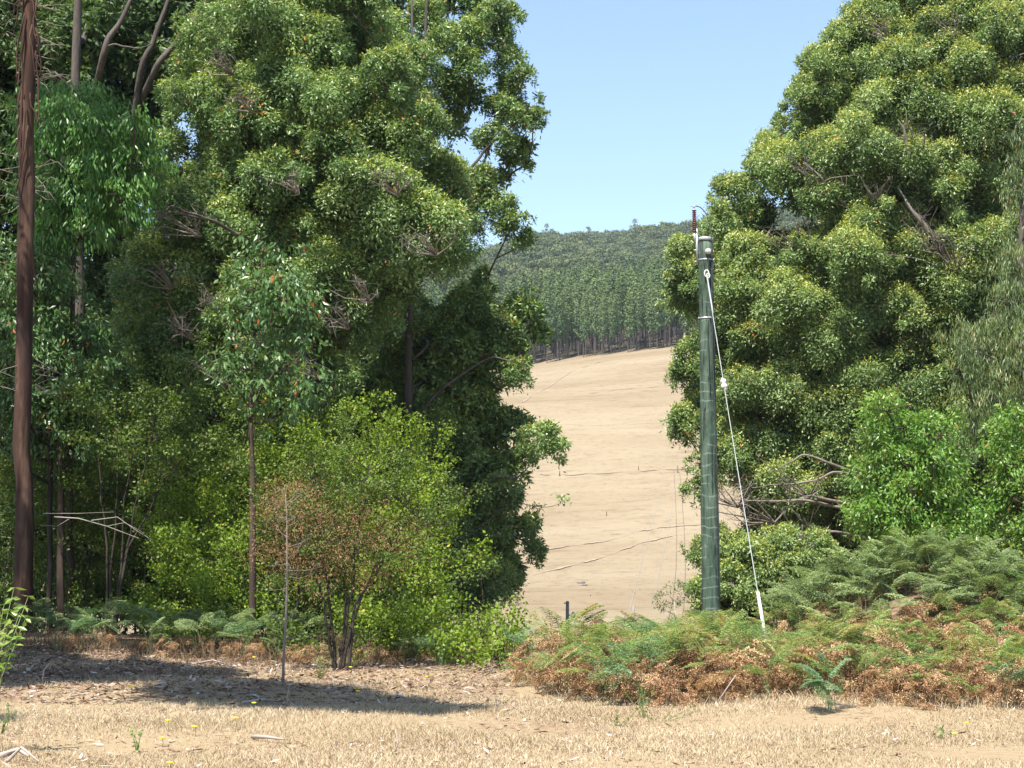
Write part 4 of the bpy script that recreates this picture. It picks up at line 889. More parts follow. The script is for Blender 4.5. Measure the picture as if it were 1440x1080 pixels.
top = P(992, 338, PY); bot = P(1000, 855, PY); axis = unit(top - bot); base = bot + (bot - top) * ((bot[2] + 0.5) / (top[2] - bot[2]))
pole = empty('utility_pole', (base[0], PY, float(H(base[0], PY))), 'green treated timber utility pole rising from the bracken', 'utility pole')
def on_pole(py, dx=0.0, dy=0.0):
    z = P(995, py, PY)[2]; t = (z - base[2]) / (top[2] - base[2]); c = base + (top - base) * t; return c + np.array([dx, dy, 0])
def prad(py):
    return np.interp(py, [335, 855], [0.155, 0.192])
g = Geo(); ts = np.linspace(0, 1, 26); g.tube([base + (top - base) * t for t in ts], np.interp(ts, [0, 1], [0.200, 0.155]) * (1 + 0.016 * R_(5).normal(size=26)), 24)
g.build('shaft', pole_material(), pole)
g = Geo(); g.tube([top + axis * a for a in (-0.02, 0.05, 0.055, 0.075)], [0.172, 0.175, 0.16, 0.05], 24)
g.build('cap', M['steel'], pole)
for py in (366, 448):
    g = Geo(); c = on_pole(py); g.tube([c - axis * .016, c + axis * .016], prad(py) + 0.008, 24)
    for dx in (-.17, .05, .17):
        q = c + np.array([dx, -math.sqrt(max(0, (prad(py) + .01) ** 2 - dx * dx)) - .01, 0]); g.tube([q + [0, .02, 0], q - [0, .03, 0]], .016, 6)
    g.build('band', M['steel'], pole)
# side bracket with post insulator
g = Geo(); bx = on_pole(345, -0.185, -0.03)
g.tube([on_pole(372, -.185, -.03), on_pole(322, -.185, -.03)], 0.028, 6); g.tube([on_pole(326, -.185, -.03), on_pole(325, -.24, -.03)], 0.02, 6); g.tube([on_pole(331, -.185, -.03), on_pole(331, -.24, -.03)], 0.012, 6)
for py in (352, 368): g.tube([on_pole(py, -.12, -.03), on_pole(py, -.26, -.03)], 0.014, 6)
g.build('bracket', M['steel'], pole)
ins0 = on_pole(333, -.235, -.03); ins1 = on_pole(293, -.235, -.03)
g = Geo(); nsh = 11; prof = []
for i in range(nsh):
    for a, rr_ in ((0.0, .028), (.25, .05), (.45, .052), (.6, .03)): prof.append(((i + a) / nsh, rr_))
pts = [ins0 + (ins1 - ins0) * (0.16 + 0.8 * t) for t, _ in prof]; g.tube(pts, [r for _, r in prof], 12)
g.build('insulator', M['porcelain'], pole)
g = Geo(); g.tube([ins1, ins1 + [0, 0, .06]], .018, 8); g.tube([ins1 + [-.06, 0, .04], ins1 + [.07, 0, .05]], .012, 6); g.build('terminal', M['steel'], pole)
g = Geo(); g.tube([ins0 - [0, 0, .12], ins0 + [0, 0, .1]], .024, 8); g.build('insulator_base', M['steel'], pole)
g = Geo()
pts = [ins1 + [0, 0, .05], P(985, 291, PY - .03), P(993, 300, PY - .05), P(999, 318, PY - .08), P(1001, 336, PY - .15), on_pole(350, .13, -.15), on_pole(400, .10, -.17), on_pole(500, .09, -.19), on_pole(700, .17, -.14), on_pole(850, .175, -.14)]
pts = np.array(pts); seg = np.linspace(0, len(pts) - 1, 50); pts = np.stack([np.interp(seg, range(len(pts)), pts[:, q]) for q in range(3)], 1)
for _ in range(3): pts[1:-1] = (pts[:-2] + 2 * pts[1:-1] + pts[2:]) / 4
g.tube(pts, .011, 6)
pts = [on_pole(324, -.2, -.04), on_pole(340, -.15, -.12), on_pole(365, -.08, -.175), on_pole(386, -.03, -.19)]; g.tube(pts, .008, 6)
pts = [on_pole(357, 0.03, -.21), on_pole(372, .03, -.2), on_pole(388, .04, -.2)]; g.tube(pts, .009, 6)
pts = [on_pole(447, 0.0, -.2), on_pole(470, .0, -.2), on_pole(560, .03, -.2)]; g.tube(pts, .006, 6)
g.build('cable', M['rubber'], pole)
g = Geo(); c = on_pole(356, .03, -.22)      # knob insulator
th = np.linspace(0, math.pi, 9); g.tube([c + np.array([0, -math.cos(a) * .07, 0]) for a in th], np.sin(th) * .062 + .004, 12)
g.tube([c + [0, .1, 0], c], .02, 8); g.build('knob_insulator', M['white_plastic'], pole)
g = Geo(); c = on_pole(387, -.01, -.2)      # shackle for the stay
ring = [c + np.array([math.sin(a) * .045, -.02, math.cos(a) * .075]) for a in np.linspace(0, 6.1, 12)]; g.tube(ring, .016, 6)
ring = [c + np.array([math.sin(a) * .035 + .03, -.03, math.cos(a) * .05 - .05]) for a in np.linspace(0, 6.1, 12)]; g.tube(ring, .013, 6); g.build('shackle', M['white_plastic'], pole)

a0 = on_pole(392, -.01, -.23); a2 = P(1075, 889, 30.0); z_ = float(H(a2[0], 30)); dd_ = a2 - a0; a3 = a0 + dd_ * ((z_ - 0.2 - a0[2]) / dd_[2])
guy = empty('guy_wire', (a3[0], a3[1], float(H(a3[0], a3[1]))), 'pale stay wire with white insulator slanting from the pole into the bracken', 'stay wire')
ga = lambda t: a0 + (a2 - a0) * t
g = Geo(); n = 30; g.tube([a0 + (a3 - a0) * t + np.array([0, 0, -0.05 * math.sin(math.pi * t)]) for t in np.linspace(0, 1, n)], .009, 6); 
g.tube([ga(t) + np.array([.012, -.01, -0.05 * math.sin(math.pi * t)]) for t in np.linspace(0, .12, 5)], .013, 6); g.build('cable', M['cable_steel'], guy)
tI = (537 - 392) / (889 - 392) * 1.0
def closest_t(py):
    best = min(np.linspace(0, 1, 400), key=lambda t: abs(px_of(*ga(t))[1] - py)); return best
g = Geo(); ti = closest_t(537); ad = unit(a2 - a0); c = ga(ti) + np.array([0, 0, -0.045])
g.tube([c + ad * q for q in (-.12, -.1, -.04, -.035, .035, .04, .1, .12)], [.02, .06, .065, .04, .04, .065, .06, .02], 12); g.build('insulator', M['white_plastic'], guy); g = Geo(); g.tube([c + ad * -.17 + [-.02, 0, 0], c + ad * .17 + [.02, 0, 0]], .024, 8)
g.build('insulator_pin', M['steel'], guy)
g = Geo(); g.tube([ga(closest_t(832)) + [0, 0, -.01], a3], .031, 10); g.build('guard_sleeve', M['white_plastic'], guy)

# ---------------------------------------------------------------- fences, tracks, rocks on the paddock
def Yat(px, py, lo=60, hi=440):
    """depth where the ground is seen at a pixel"""
    ys = np.linspace(lo, hi, 1500); best = None
    pts = np.array([P(px, py, y) for y in ys]); dz = pts[:, 2] - H(pts[:, 0], pts[:, 1])
    s = np.where((dz[:-1] > 0) & (dz[1:] <= 0))[0]
    return float(ys[s[0]]) if len(s) else float(ys[np.argmin(abs(dz))])
def post(px, top_py, bot_py, Y, rad, mat, label, ins=False, group=None):
    x = P(px, bot_py, Y)[0]; z0 = float(H(x, Y)); tp_ = P(px, top_py, Y)
    r = empty('fence_post', (x, Y, z0), label, 'fence post', group)
    g = Geo(); g.tube([np.array([x, Y, z0 - .2]), np.array([x, Y, (z0 + tp_[2]) / 2]), tp_, tp_ + [0, 0, .02]], [rad, rad * .97, rad * .93, rad * .4], 8); g.build('shaft', M[mat], r)
    if ins:
        g = Geo(); c = tp_ - np.array([0, 0, .45]); g.tube([c + [0, -.02, 0], c + [.2, -.02, 0]], .02, 6); g.tube([c + [.17, -.02, -.1], c + [.19, -.02, -.06], c + [.2, -.02, .06], c + [.17, -.02, .1]], [.03, .07, .07, .03], 8); g.build('insulator', M['steel'], r)
        g = Geo(); g.tube([tp_ - [.12, 0, .05], tp_ + [.05, 0, -.05]], .018, 6); g.build('pin', M['steel'], r)
    return tp_
t1 = post(798, 846, 905, 58, 0.06, 'fence_wood', 'weathered timber fence post with a small insulator behind the bracken', True)
post(877, 865, 900, 66, 0.04, 'fence_wood', 'short thin post just left of the paired-wire post behind the bracken')
yA = Yat(891, 880, 95, 130); tA = post(891, 853, 880, 70, 0.05, 'fence_wood', 'thin fence post carrying two wires behind the bracken')
yB = Yat(953, 665); tB = post(953, 655, 665, yB, 0.09, 'rust', 'rusty fence post at the top of the paired wires on the paddock')
yC = Yat(787, 669); post(787, 662, 669, yC, 0.08, 'rust', 'rusty fence post on the left of the paddock')
for px_, py_ in ((757, 722), (853, 725), (898, 661)):
    post(px_, py_ - 6, py_, Yat(px_, py_), 0.05, 'rust', 'tiny thin stake standing alone on the open paddock', group='thin stakes on the paddock')
for k_, (xa, xb) in enumerate(((-0.15, -9 / F * yB), (0.75, 1 / F * yB))):
    g = Geo(); a = tA + np.array([xa, 0, -.1]); b = tB + np.array([xb - (0 if k_ else 0.3), 0, 2.5 if not k_ else 0.0]); g.tube([a + (b - a) * t + np.array([0, 0, -.6 * math.sin(math.pi * t)]) for t in np.linspace(0, 1, 24)], .018, 4)
    tag(g.build('fence_wire', M['fence_wood']), ['left one of the two thin wires running up the paddock', 'right one of the two thin wires running up the paddock'][k_], 'wire', 'paired wires up the paddock')
m_, t_, o_ = new_mat('worn_track'); gg = t_.nodes.new('ShaderNodeNewGeometry'); nn = noise(t_, 0.8, 4, gg.outputs['Position']); rr = ramp(t_, [(.35, (.215, .165, .11)), (.65, (.30, .23, .155))]); t_.links.new(nn.outputs[0], rr.inputs[0])
bb = t_.nodes.new('ShaderNodeBsdfPrincipled'); t_.links.new(rr.outputs[0], bb.inputs[0]); bb.inputs['Roughness'].default_value = .95; t_.links.new(bb.outputs[0], o_.inputs[0]); M['track'] = m_
m2 = m_.copy(); m2.name = 'faint_track'; e = [n for n in m2.node_tree.nodes if n.type == 'VALTORGB'][0].color_ramp.elements; e[0].color = (.20, .135, .095, 1); e[1].color = (.235, .175, .12, 1); M['track2'] = m2
def track(pxs, wpx, mat, nm='cattle_track'):
    pts = []
    px = np.array(pxs, float); s = np.linspace(0, len(px) - 1, 80)
    rn = R_(int(px[0, 1])); xs = np.interp(s, range(len(px)), px[:, 0]); ys = np.interp(s, range(len(px)), px[:, 1]) + np.convolve(rn.normal(0, .8, 84), np.ones(5) / 5, 'valid')
    A = []
    for x, y in zip(xs, ys):
        Y = Yat(x, y); A.append([P(x, y, Y)[0], Y])
    A = np.array(A); d = unit(np.gradient(A, axis=0)); nrm = np.stack([-d[:, 1], d[:, 0]], 1)
    V = []
    for i in range(80):
        ww = wpx * .75 * max(.08, min(1, .6 + .6 * math.sin(i * .37 + 1.3 * math.sin(i * .21)))) * rn.uniform(.6, 1.2)
        for sgn in (-1, 0, 1):
            q = A[i] + nrm[i] * ww * sgn; V.append([q[0], q[1], float(H(q[0], q[1])) + (.10 if sgn == 0 else .07)])
    i = np.arange(79) * 3; Q = np.vstack([np.stack([i, i + 1, i + 4, i + 3], 1), np.stack([i + 1, i + 2, i + 5, i + 4], 1)])
    o = mk(nm, V, Q, M[mat], smooth=True); tag(o, kind='structure')
track([(690, 800), (740, 779), (800, 768), (850, 762), (900, 748), (930, 742), (985, 738)], 0.36, 'track')
track([(715, 818), (760, 806), (820, 792), (860, 780), (900, 764), (945, 754)], 0.3, 'track')
track([(760, 668), (800, 668), (860, 665), (920, 661), (990, 659)], 0.55, 'track2')
track([(735, 565), (770, 545), (800, 525), (825, 514), (850, 508)], 0.3, 'track')
track([(830, 553), (870, 548), (910, 545), (960, 540)], 0.35, 'track2')
def rock(px, py, w, h, seed):
    Y = Yat(px, py); c = P(px, py, Y); r = R_(seed); g = Geo(); th = np.linspace(0, math.pi, 8)
    g.tube([c + np.array([0, 0, -math.cos(a) * h]) for a in th], (np.sin(th) * w + .02) * (1 + r.normal(0, .1, 8)), 10); o = g.build('rock', M['rock']); o.data.transform(mathutils.Matrix.Identity(4)); return o
tag(rock(817, 820, .32, .22, 1), 'larger dark rock lying low on the paddock', 'rock'); tag(rock(822, 823, .2, .13, 2), 'smaller dark rock just right of the larger one', 'rock')

# ---------------------------------------------------------------- far forest
def far_tree(seed, Ht, cw, c0, n, size, shape, fat=1.0, trunk=True):
    rng = R_(seed); V, Q, v, tp, mi = [], [], [], [], []
    if shape == 'plant':
        t = rng.uniform(0, 1, n) ** 0.8; z = Ht * (c0 + (1 - c0) * t); rad = cw * (np.sin(np.pi * np.clip(t * .8 + .12, 0, 1)) ** .8) * (1 - .55 * t ** 2) * np.sqrt(rng.uniform(.1, 1, n))
        th = rng.uniform(0, 6.28, n); k = rng.integers(0, 9, n); rad = rad * (0.75 + .5 * np.sin(k * 2.3 + th * 3) ** 2)
        p = np.stack([rad * np.cos(th), rad * np.sin(th), z], 1); d = unit(rng.normal(size=(n, 3))) + [0, 0, -.3]
        tipf = np.clip((t - .3), 0, .6) * rng.random(n)
    else:
        m = 9; cc = np.stack([rng.normal(0, cw * .42, m), rng.normal(0, cw * .42, m), Ht * rng.uniform(.62, .84, m)], 1); cr = cw * rng.uniform(.38, .6, m)
        i = rng.integers(0, m, n); dd = unit(rng.normal(size=(n, 3))); dd[:, 2] = np.where(dd[:, 2] < -.2, -dd[:, 2] * .6, dd[:, 2])
        p = cc[i] + dd * (cr[i] * rng.uniform(.75, 1.05, n))[:, None] * [1, 1, .75]; d = unit(rng.normal(size=(n, 3)))
        tipf = np.clip(dd[:, 2], 0, 1) * rng.random(n) * .7
    if shape == 'plant': hn = np.stack([np.cos(th), np.sin(th), np.full(n, .5)], 1)
    else: hn = dd
    hn = hn + rng.normal(size=(n, 3)) * .45; d = unit(np.cross(hn, rng.normal(size=(n, 3))))
    Vl, Ql = leaf_quads(p, d, size * rng.uniform(.7, 1.3, n), size * .7 * rng.uniform(.7, 1.3, n), rng, hn)
    g = Geo()
    if trunk:
        g.tube([[0, 0, -.8], [rng.normal(0, .1), 0, Ht * .5], [0, 0, Ht * .93]], [.16 * fat, .13 * fat, .04], 6, False)
        for q in range(8):
            z = Ht * rng.uniform(.25 if shape == 'plant' else .5, .8); a = rng.uniform(0, 6.28); l = cw * rng.uniform(.5, .9)
            g.tube([[0, 0, z], [math.cos(a) * l, math.sin(a) * l, z + l * rng.uniform(.1, .7)]], [.05 * fat, .02], 4, False)
        gV, gQ = np.vstack(g.V), np.vstack(g.Q)
    else: gV, gQ = np.zeros((0, 3)), np.zeros((0, 4), int)
    v = np.clip(rng.normal(.5, .2, n), 0, 1)
    return np.vstack([Vl, gV]), np.vstack([Ql, gQ + len(Vl)]), np.r_[v, np.zeros(len(gQ))], np.r_[tipf, np.zeros(len(gQ))], np.r_[np.zeros(n, int), np.ones(len(gQ), int)]
rng = R_(400)
def scatter(pos, variants, mats, things, name, label, cat, group, mass_name, mass_label, srange, vshift=.12):
    """things: mask of trees built as objects of their own; the rest becomes one mass"""
    meshes = []
    for q, (V, Q, v, tp, mi) in enumerate(variants):
        o = mk(name, V, Q, mats, v, tp, midx=mi, link=False); meshes.append(o.data); bpy.data.objects.remove(o)
    Vs, Qs, vs, ts, ms, nv = [], [], [], [], [], 0
    for i, (x, y) in enumerate(pos):
        s = rng.uniform(*srange); a = rng.uniform(0, 6.28); z = float(H(x, y)); k = rng.integers(len(variants))
        if things[i]:
            o = bpy.data.objects.new(name, meshes[k]); COL.objects.link(o); o.location = (x, y, z); o.rotation_euler = (rng.normal(0, .02), rng.normal(0, .02), a); sw = s * rng.uniform(.85, 1.1); o.scale = (sw, sw, s)
            tag(o, label, cat, group)
        else:
            V, Q, v, tp, mi = variants[k]; c, sn = math.cos(a), math.sin(a)
            W = V * s; X = np.stack([W[:, 0] * c - W[:, 1] * sn + x, W[:, 0] * sn + W[:, 1] * c + y, W[:, 2] + z], 1)
            Vs.append(X); Qs.append(Q + nv); nv += len(X); sh = rng.normal(0, vshift); vs.append(np.clip(v + sh, 0, 1)); ts.append(tp * rng.uniform(.2, 1.3)); ms.append(mi)
    o = mk(mass_name, np.vstack(Vs), np.vstack(Qs), mats, np.concatenate(vs), np.clip(np.concatenate(ts), 0, 1), midx=np.concatenate(ms)); tag(o, mass_label, cat, kind='stuff')
# plantation: rows that follow the top of the paddock
pos = []
for r_i in range(44):
    Y0 = 424 + r_i * 4.1
    for x in np.arange(-70, 130, 2.9):
        if rng.random() < .10: continue
        xx = x + rng.normal(0, .6); yy = Y0 + rng.normal(0, 1.1)
        lim = 540 + 1.1 * x + 12 * math.sin(x * .09)
        if yy > lim: continue
        pos.append((xx, yy))
pos = np.array(pos); hz = H(pos[:, 0], pos[:, 1]) + 15; pxx, pyy = px_of(pos[:, 0], pos[:, 1], hz)
vis = (pxx > 745) & (pxx < 985); order = np.where(vis)[0][np.argsort(pos[vis, 1])][:285]; th = np.zeros(len(pos), bool); th[order] = True
pv = [far_tree(410 + i, rng.uniform(17.5, 20.5), rng.uniform(1.5, 2.1), rng.uniform(.2, .34), 820, .5, 'plant', .9) for i in range(7)]
scatter(pos, pv, [M['far_plant'], M['far_bark']], th, 'plantation_tree', 'slim straight plantation tree in the close-set front rows above the paddock', 'tree', 'plantation trees at the top of the paddock',
        'plantation_trees', 'dark green mass of plantation trees beyond the front rows', (.72, 1.14))
# native forest on the ridge
pos = []
y = 530.0
while y < 1075:
    sp_ = 6.8
    for x in np.arange(-0.10 * y - 60, 0.22 * y + 70, sp_):
        xx = x + rng.normal(0, 2.2); yy = y + rng.normal(0, 2.2)
        if yy < 543 + 1.1 * xx + 12 * math.sin(xx * .09): continue
        pos.append((xx, yy))
    y += sp_
pos = np.array(pos); hz = H(pos[:, 0], pos[:, 1]) + 15; pxx, pyy = px_of(pos[:, 0], pos[:, 1], hz)
vis = (pxx > 690) & (pxx < 985); order = np.where(vis)[0][np.argsort(pos[vis, 1])][:150]; th = np.zeros(len(pos), bool); th[order] = True
ridge = vis & (pos[:, 1] > 985) & (pos[:, 1] < 1045); th[np.where(ridge)[0][:110]] = True
nv_ = [far_tree(430 + i, rng.uniform(13, 18), rng.uniform(4.2, 5.6), .5, 420, 1.1, 'native', 1.6) for i in range(6)]
scatter(pos, nv_, [M['far_native'], M['far_bark']], th, 'forest_tree', 'round-crowned native forest tree on the hill above the plantation', 'tree', 'native trees on the far ridge',
        'forest_trees', 'hazy green native forest covering the far ridge', (.5, .9), .25)
# emergent tops on the skyline
em = [far_tree(450, 24, 3.2, .5, 200, .9, 'native', 1.2), far_tree(451, 21, 2.6, .5, 260, .9, 'native', 1.2)]
for i, (px_, py_top, k) in enumerate(((768, 309, 0), (777, 317, 1), (828, 313, 1), (892, 302, 0), (931, 307, 1), (962, 308, 1), (946, 309, 1))):
    V, Q, v, tp, mi = em[k]; Y = 1005 + i; x = P(px_, py_top, Y)[0]; z = float(H(x, Y)); hh = P(px_, py_top, Y)[2] - z; s = max(.6, hh / (24 if k == 0 else 21))
    o = mk('emergent_tree', V, Q, [M['far_native'], M['far_bark']], v, tp, midx=mi); o.location = (x, Y, z); o.scale = (s * .8, s * .8, s)
    tag(o, ['gaunt tree with layered top rising from the left of the skyline', 'small tree beside the gaunt layered one on the left skyline', 'tuft-headed tree on the skyline midway between the tree banks', 'thin tall tree breaking the skyline left of the pole',
            'bushy tree on the skyline close left of the pole', 'rightmost bushy skyline tree before the pole insulator', 'bushy skyline tree between its two neighbours left of the pole'][i], 'tree')

# ---------------------------------------------------------------- ground cover
def patch(x, y): return np.sin(x * 1.1 + 2 * np.sin(y * .45)) * np.sin(y * 1.7 + 1.3 * np.sin(x * .7)) * .5 + .5
def blades(n, xr, yr, h, wdt, mat, name, label, seed, keep=None, hill=False, lean=.45, vmean=.55):
    r = R_(seed); x = r.uniform(*xr, n); y = yr[0] + (yr[1] - yr[0]) * r.random(n) ** (1.0)
    k = np.abs(x) < y * .335 + 1.0
    if keep is not None: k &= keep(x, y, r)
    x, y = x[k], y[k]; n = len(x); z = H(x, y)
    p = np.stack([x, y, z - .005], 1); d = np.stack([r.normal(0, lean, n), r.normal(0, lean, n), np.ones(n)], 1); hh = h * r.uniform(.4, 1.3, n) * (.6 + .7 * patch(x, y))
    s = unit(np.stack([r.normal(size=n), r.normal(size=n) * .3, np.zeros(n)], 1)) * wdt; d = unit(d) * hh[:, None]
    bend = np.stack([r.normal(0, .3, n), r.normal(0, .3, n), -.1 * np.ones(n)], 1) * hh[:, None]
    md = p + d * .55 + bend * .2; tt = p + d + bend
    V = np.stack([p - s, p + s, md + s * .75, md - s * .75, tt + s * .2, tt - s * .2], 1).reshape(-1, 3); i6 = np.arange(n)[:, None] * 6
    v = np.clip(r.normal(vmean, .2, n) + (patch(x * .7 + 3, y * .8) - .5) * .25, 0, 1)
    o = mk(name, V, np.vstack([i6 + [0, 1, 2, 3], i6 + [3, 2, 4, 5]]), mat, np.r_[v, v]); tag(o, label, 'grass', kind='stuff'); return o
def clear(x, y, r):
    sh = ((x + 6) / 6) ** 2 + ((y - 26) / 5) ** 2 < 1
    return (patch(x * .8, y) > r.random(len(x)) * .7) & ~(sh & (r.random(len(x)) < .6)) & (y < np.where(x > 0, front(x) + 1.5, 31))
blades(330000, (-7.5, 8), (12, 25), .055, .0032, M['straw'], 'dry_grass', 'short bleached dry grass covering the clearing', 501, clear)
blades(60000, (-11, 5), (23, 31), .07, .004, M['straw'], 'dry_grass', 'dry grass reaching back to the foot of the left shrubs', 502, clear)
m = M['straw']
blades(5000, (-12, 0.4), (29, 34), .38, .004, attr_mat('brown_grass', [(0, (0.067, 0.043, 0.024)), (.6, (0.144, 0.101, 0.057)), (1, (0.239, 0.182, 0.105))], .8, .2), 'tall_grass', 'tall brown dry grass fringing the shade under the left shrubs', 503, lambda x, y, r: y > 29.2 - .25 * (x + 2), lean=.35)
blades(9000, (0, 9), (19.4, 25.5), .16, .003, m, 'tall_grass', 'taller straw fringe along the foot of the bracken', 504, lambda x, y, r: (y > front(x) - .5) & (y < front(x) + .4), lean=.4)
# tussock texture over the paddock
r = R_(505); n = 14000; y = 100 + 330 * r.random(n) ** .7; x = y * r.uniform(-.02, .16, n); p = np.stack([x, y, H(x, y) - .02], 1)
V, Q = leaf_quads(p, np.stack([r.normal(0, 1, n), r.normal(0, 1, n), np.full(n, .35)], 1), (.14 * r.uniform(.4, 1.1, n)), .10, r, np.array([0, -.4, 1.]) + r.normal(0, .2, (n, 3)))
tag(mk('paddock_grass', V, Q, attr_mat('paddock_straw', [(0, (0.174, 0.131, 0.085)), (.5, (0.222, 0.176, 0.116)), (1, (0.263, 0.213, 0.150))], .9, .1), r.random(n)), 'sparse bleached tussocks over the open paddock', 'grass', kind='stuff')
# litter: fallen leaves, bark flakes
def litter(n, xr, yr, seed, keep, L, name, label, vm=.5):
    r = R_(seed); x = r.uniform(*xr, n); y = r.uniform(*yr, n); k = (np.abs(x) < y * .33 + 1) & keep(x, y, r); x, y = x[k], y[k]; n = len(x)
    p = np.stack([x, y, H(x, y) + r.uniform(.005, .035, n)], 1); a = r.uniform(0, 6.28, n); d = np.stack([np.cos(a), np.sin(a), r.normal(0, .22, n)], 1)
    s = np.stack([-np.sin(a), np.cos(a), r.normal(0, .3, n)], 1); l = (L * r.uniform(.4, 1.6, n))[:, None]; w_ = l * r.uniform(.15, .4, n)[:, None]
    V = np.stack([p, p + d * l * .5 + s * w_ * .5, p + d * l, p + d * l * .5 - s * w_ * .5], 1).reshape(-1, 3)
    tag(mk(name, V, np.arange(n * 4).reshape(-1, 4), M['litter'], np.clip(r.normal(vm, .27, n), 0, 1)), label, 'leaf litter', kind='stuff')
litter(9000, (-7, 8), (12.5, 25), 511, lambda x, y, r: patch(x * .6 + 1, y * .9 + 2) * (.35 + .65 * (x < 1)) > r.random(len(x)) * .9, .075, 'leaf_litter', 'scattered fallen leaves and bark flakes over the dry clearing', .6)
litter(26000, (-12, 0), (20, 33), 512, lambda x, y, r: (y > 21 - (x + 6) * .1), .10, 'bark_litter', 'thick brown leaf and bark litter at the left of the clearing', .42)
litter(7000, (-6, 8), (12.5, 20), 513, lambda x, y, r: (np.sin(x * 1.9 + 2 * np.sin(y * .8)) * np.sin(y * 2.3 + x * .6) > .62), .06, 'leaf_litter', 'drifts of brown fallen leaves in the hollows of the dry grass', .38)
# sticks
rng = R_(520)
def stick(pts, rad, label):
    g = Geo(); A = [];
    for x, y, Y, h in pts: q = P(x, y, Y); A.append([q[0], Y, float(H(q[0], Y)) + h])
    g.tube(A, np.linspace(rad, rad * .45, len(A)), 6); tag(g.build('dead_stick', M['dead_wood']), label, 'stick')
stick([(61, 960, 24, 0), (60, 950, 24, .1), (62, 935, 24, .22), (73, 925, 24, .34)], .014, 'pale bent stick standing upright in the litter at the left')
stick([(404, 990, 20.2, 0), (404, 985, 20.2, .12), (407, 970, 20.2, .25)], .009, 'thin pale stick standing at the foot of the dead sapling')
stick([(386, 945, 26, 0), (390, 935, 26, .12), (393, 928, 26, .2)], .012, 'short pale twig standing left of the dead sapling')
stick([(340, 985, 20.5, .02), (370, 985, 20.6, .06), (395, 985, 20.9, .02)], .02, 'grey stick lying in the dark litter left of the dead sapling')
stick([(625, 985, 20, .02), (650, 1005, 19.2, .04), (662, 1012, 18.8, .02)], .012, 'long pale stick lying right of the shadow tip')
stick([(355, 1035, 16.6, .03), (375, 1040, 16.4, .05), (400, 1042, 16.3, .04)], .022, 'weathered stick lying on the near grass at the middle left')
stick([(0, 1062, 14.9, .03), (25, 1056, 15.1, .07), (40, 1060, 14.9, .03)], .028, 'dark grey bark curl lying near the bottom left corner')
stick([(10, 1070, 14.5, .02), (30, 1062, 14.7, .12), (55, 1072, 14.4, .02)], .018, 'pale forked stick at the bottom left corner')
stick([(555, 1062, 15.0, 0), (560, 1058, 15.0, .1), (556, 1050, 15.0, .2)], .009, 'small dark twig poking up from the near grass')
stick([(1010, 975, 20.4, .05), (1028, 965, 20.5, .25), (1035, 958, 20.5, .33)], .01, 'pale dry stalk leaning in the brown bracken')
stick([(270, 925, 28, .03), (300, 930, 28, .10), (330, 930, 27, .04)], .018, 'long pale fallen stick behind the dark litter')
stick([(700, 990, 19.8, 0), (698, 984, 19.8, .06), (700, 978, 19.8, .14)], .008, 'dark twig standing at the right end of the shadow')
# yellow daisies
def daisy(px, py, Y, h, label):
    x = P(px, py, Y)[0]; z = float(H(x, Y)); c = P(px, py, Y); root = empty('yellow_flower', (x, Y, z), label, 'flower', 'yellow flowers in the clearing')
    c = np.array([x, Y, z + h]); g = Geo(); g.tube([[x, Y, z - .01], [x + .01, Y, z + h * .5], c], [.003, .0025, .002], 4); g.build('stem', M['stem_green'], root)
    g = Geo(); g.tube([c + [0, 0, -.004], c, c + [0, 0, .01], c + [0, 0, .014]], [.004, .024, .028, .006], 10); g.build('flower_head', M['yellow'], root)
fl = [(184, 976, 21.3, .14, 'yellow flower at the left on the pale edge of the shadow'), (236, 1026, 17.2, .1, 'yellow flower left of the green weed, upper one'), (228, 1041, 16.2, .08, 'yellow flower left of the green weed, lower one'),
      (274, 1032, 16.8, .09, 'yellow flower alone right of the pair near the green weed'), (331, 1025, 17.3, .12, 'yellow flower in the near grass at the middle left'), (357, 1004, 18.8, .1, 'yellow flower just below the dark shadow band'),
      (503, 988, 20.2, .17, 'tall yellow flower in the dark shadow band right of the dead sapling'), (357, 928, 27, .2, 'yellow flower in front of the slim sapling foot'), (239, 1078, 13.9, .06, 'yellow flower at the very bottom edge'),
      (493, 942, 26, .2, 'yellow flower at the foot of the fan-stemmed shrub'), (600, 958, 24, .12, 'yellow flower before the small green fern'), (1343, 1045, 15.9, .1, 'yellow flower at the right in the near grass'), (1359, 1022, 17.4, .09, 'tiny yellow flower at the right behind the nearer one'),
      (505, 912, 27.5, .3, 'yellow flower high on a stalk by the fan-stemmed shrub')]
for a in fl: daisy(*a)
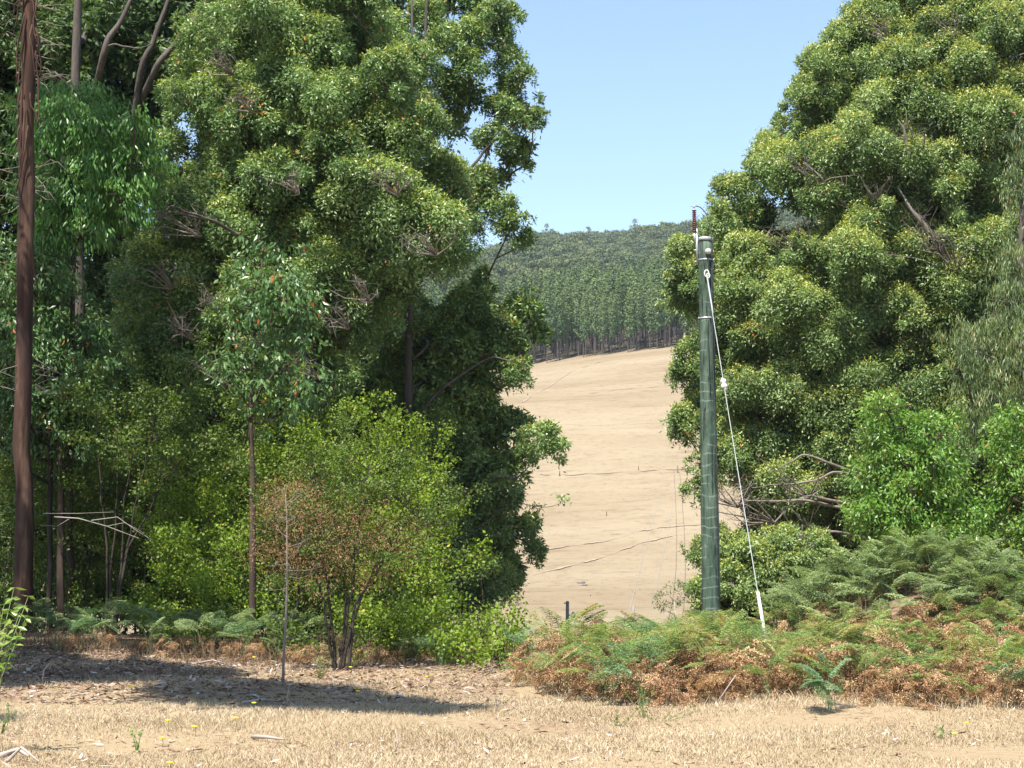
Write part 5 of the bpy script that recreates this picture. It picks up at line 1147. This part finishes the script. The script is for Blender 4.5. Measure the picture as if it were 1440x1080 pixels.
# green weeds in the clearing
def weed(px, Y, h, n, label, spread=.1, seed=1, mat='bright'):
    r = R_(seed); x = P(px, 1000, Y)[0]; z = float(H(x, Y)); root = empty('green_weed', (x, Y, z), label, 'plant'); g = Geo(); LP, LD = [], []
    for i in range(n):
        e = np.array([x + r.normal(0, spread), Y + r.normal(0, spread), z + h * r.uniform(.55, 1)]); b = np.array([x, Y, z - .02]); m_ = (b + e) / 2 + r.normal(0, .02, 3); g.tube([b, m_, e], [.004, .003, .0015], 4)
        for f_ in np.linspace(.2, 1, 12): LP.append(m_ + (e - m_) * f_ if f_ > .5 else b + (m_ - b) * f_ * 2); LD.append(r.normal(size=3) + [0, 0, .3])
    g.build('stems', M['stem_green'], root); V, Q = leaf_quads(np.array(LP), np.array(LD), .035, .014, r); child(mk('leaves', V, Q, M[mat], r.uniform(.3, .9, len(Q)), np.zeros(len(Q))), root)
weed(194, 15.9, .3, 4, 'bright green upright weed in the near grass at the left', .04, 531)
weed(905, 18.9, .42, 6, 'leafy green seedling in front of the bracken, the tallest there', .12, 532, 'mid'); weed(868, 17.8, .14, 3, 'small low weed left of the leafy green seedling', .1, 533, 'mid'); weed(930, 18.6, .22, 4, 'low spreading weed right of the leafy green seedling', .14, 534, 'mid')
weed(450, 26, .35, 9, 'yellow-green tufted weed left of the fan-stemmed shrub foot', .12, 535, 'lime'); weed(1320, 16.5, .12, 5, 'dull green low weed in the near grass at the right', .12, 536, 'weep'); weed(2, 16.9, .3, 5, 'dark green weed at the left edge of the near grass', .06, 537, 'broad')

# ---------------------------------------------------------------- haze
g = Geo(); g.box((60, 560, 148), (1500, 660, 172)); hz_ = g.build('haze', None, smooth=False); hz_.data.materials.clear()
m, t, out = new_mat('air'); vp = t.nodes.new('ShaderNodeVolumePrincipled'); vp.inputs['Density'].default_value = 0.00011; vp.inputs['Color'].default_value = (0.72, 0.84, 1.0, 1); vp.inputs['Anisotropy'].default_value = 0.2
t.links.new(vp.outputs[0], out.inputs['Volume']); hz_.data.materials.append(m); tag(hz_, 'thin blue summer haze in the air', 'haze', kind='stuff')
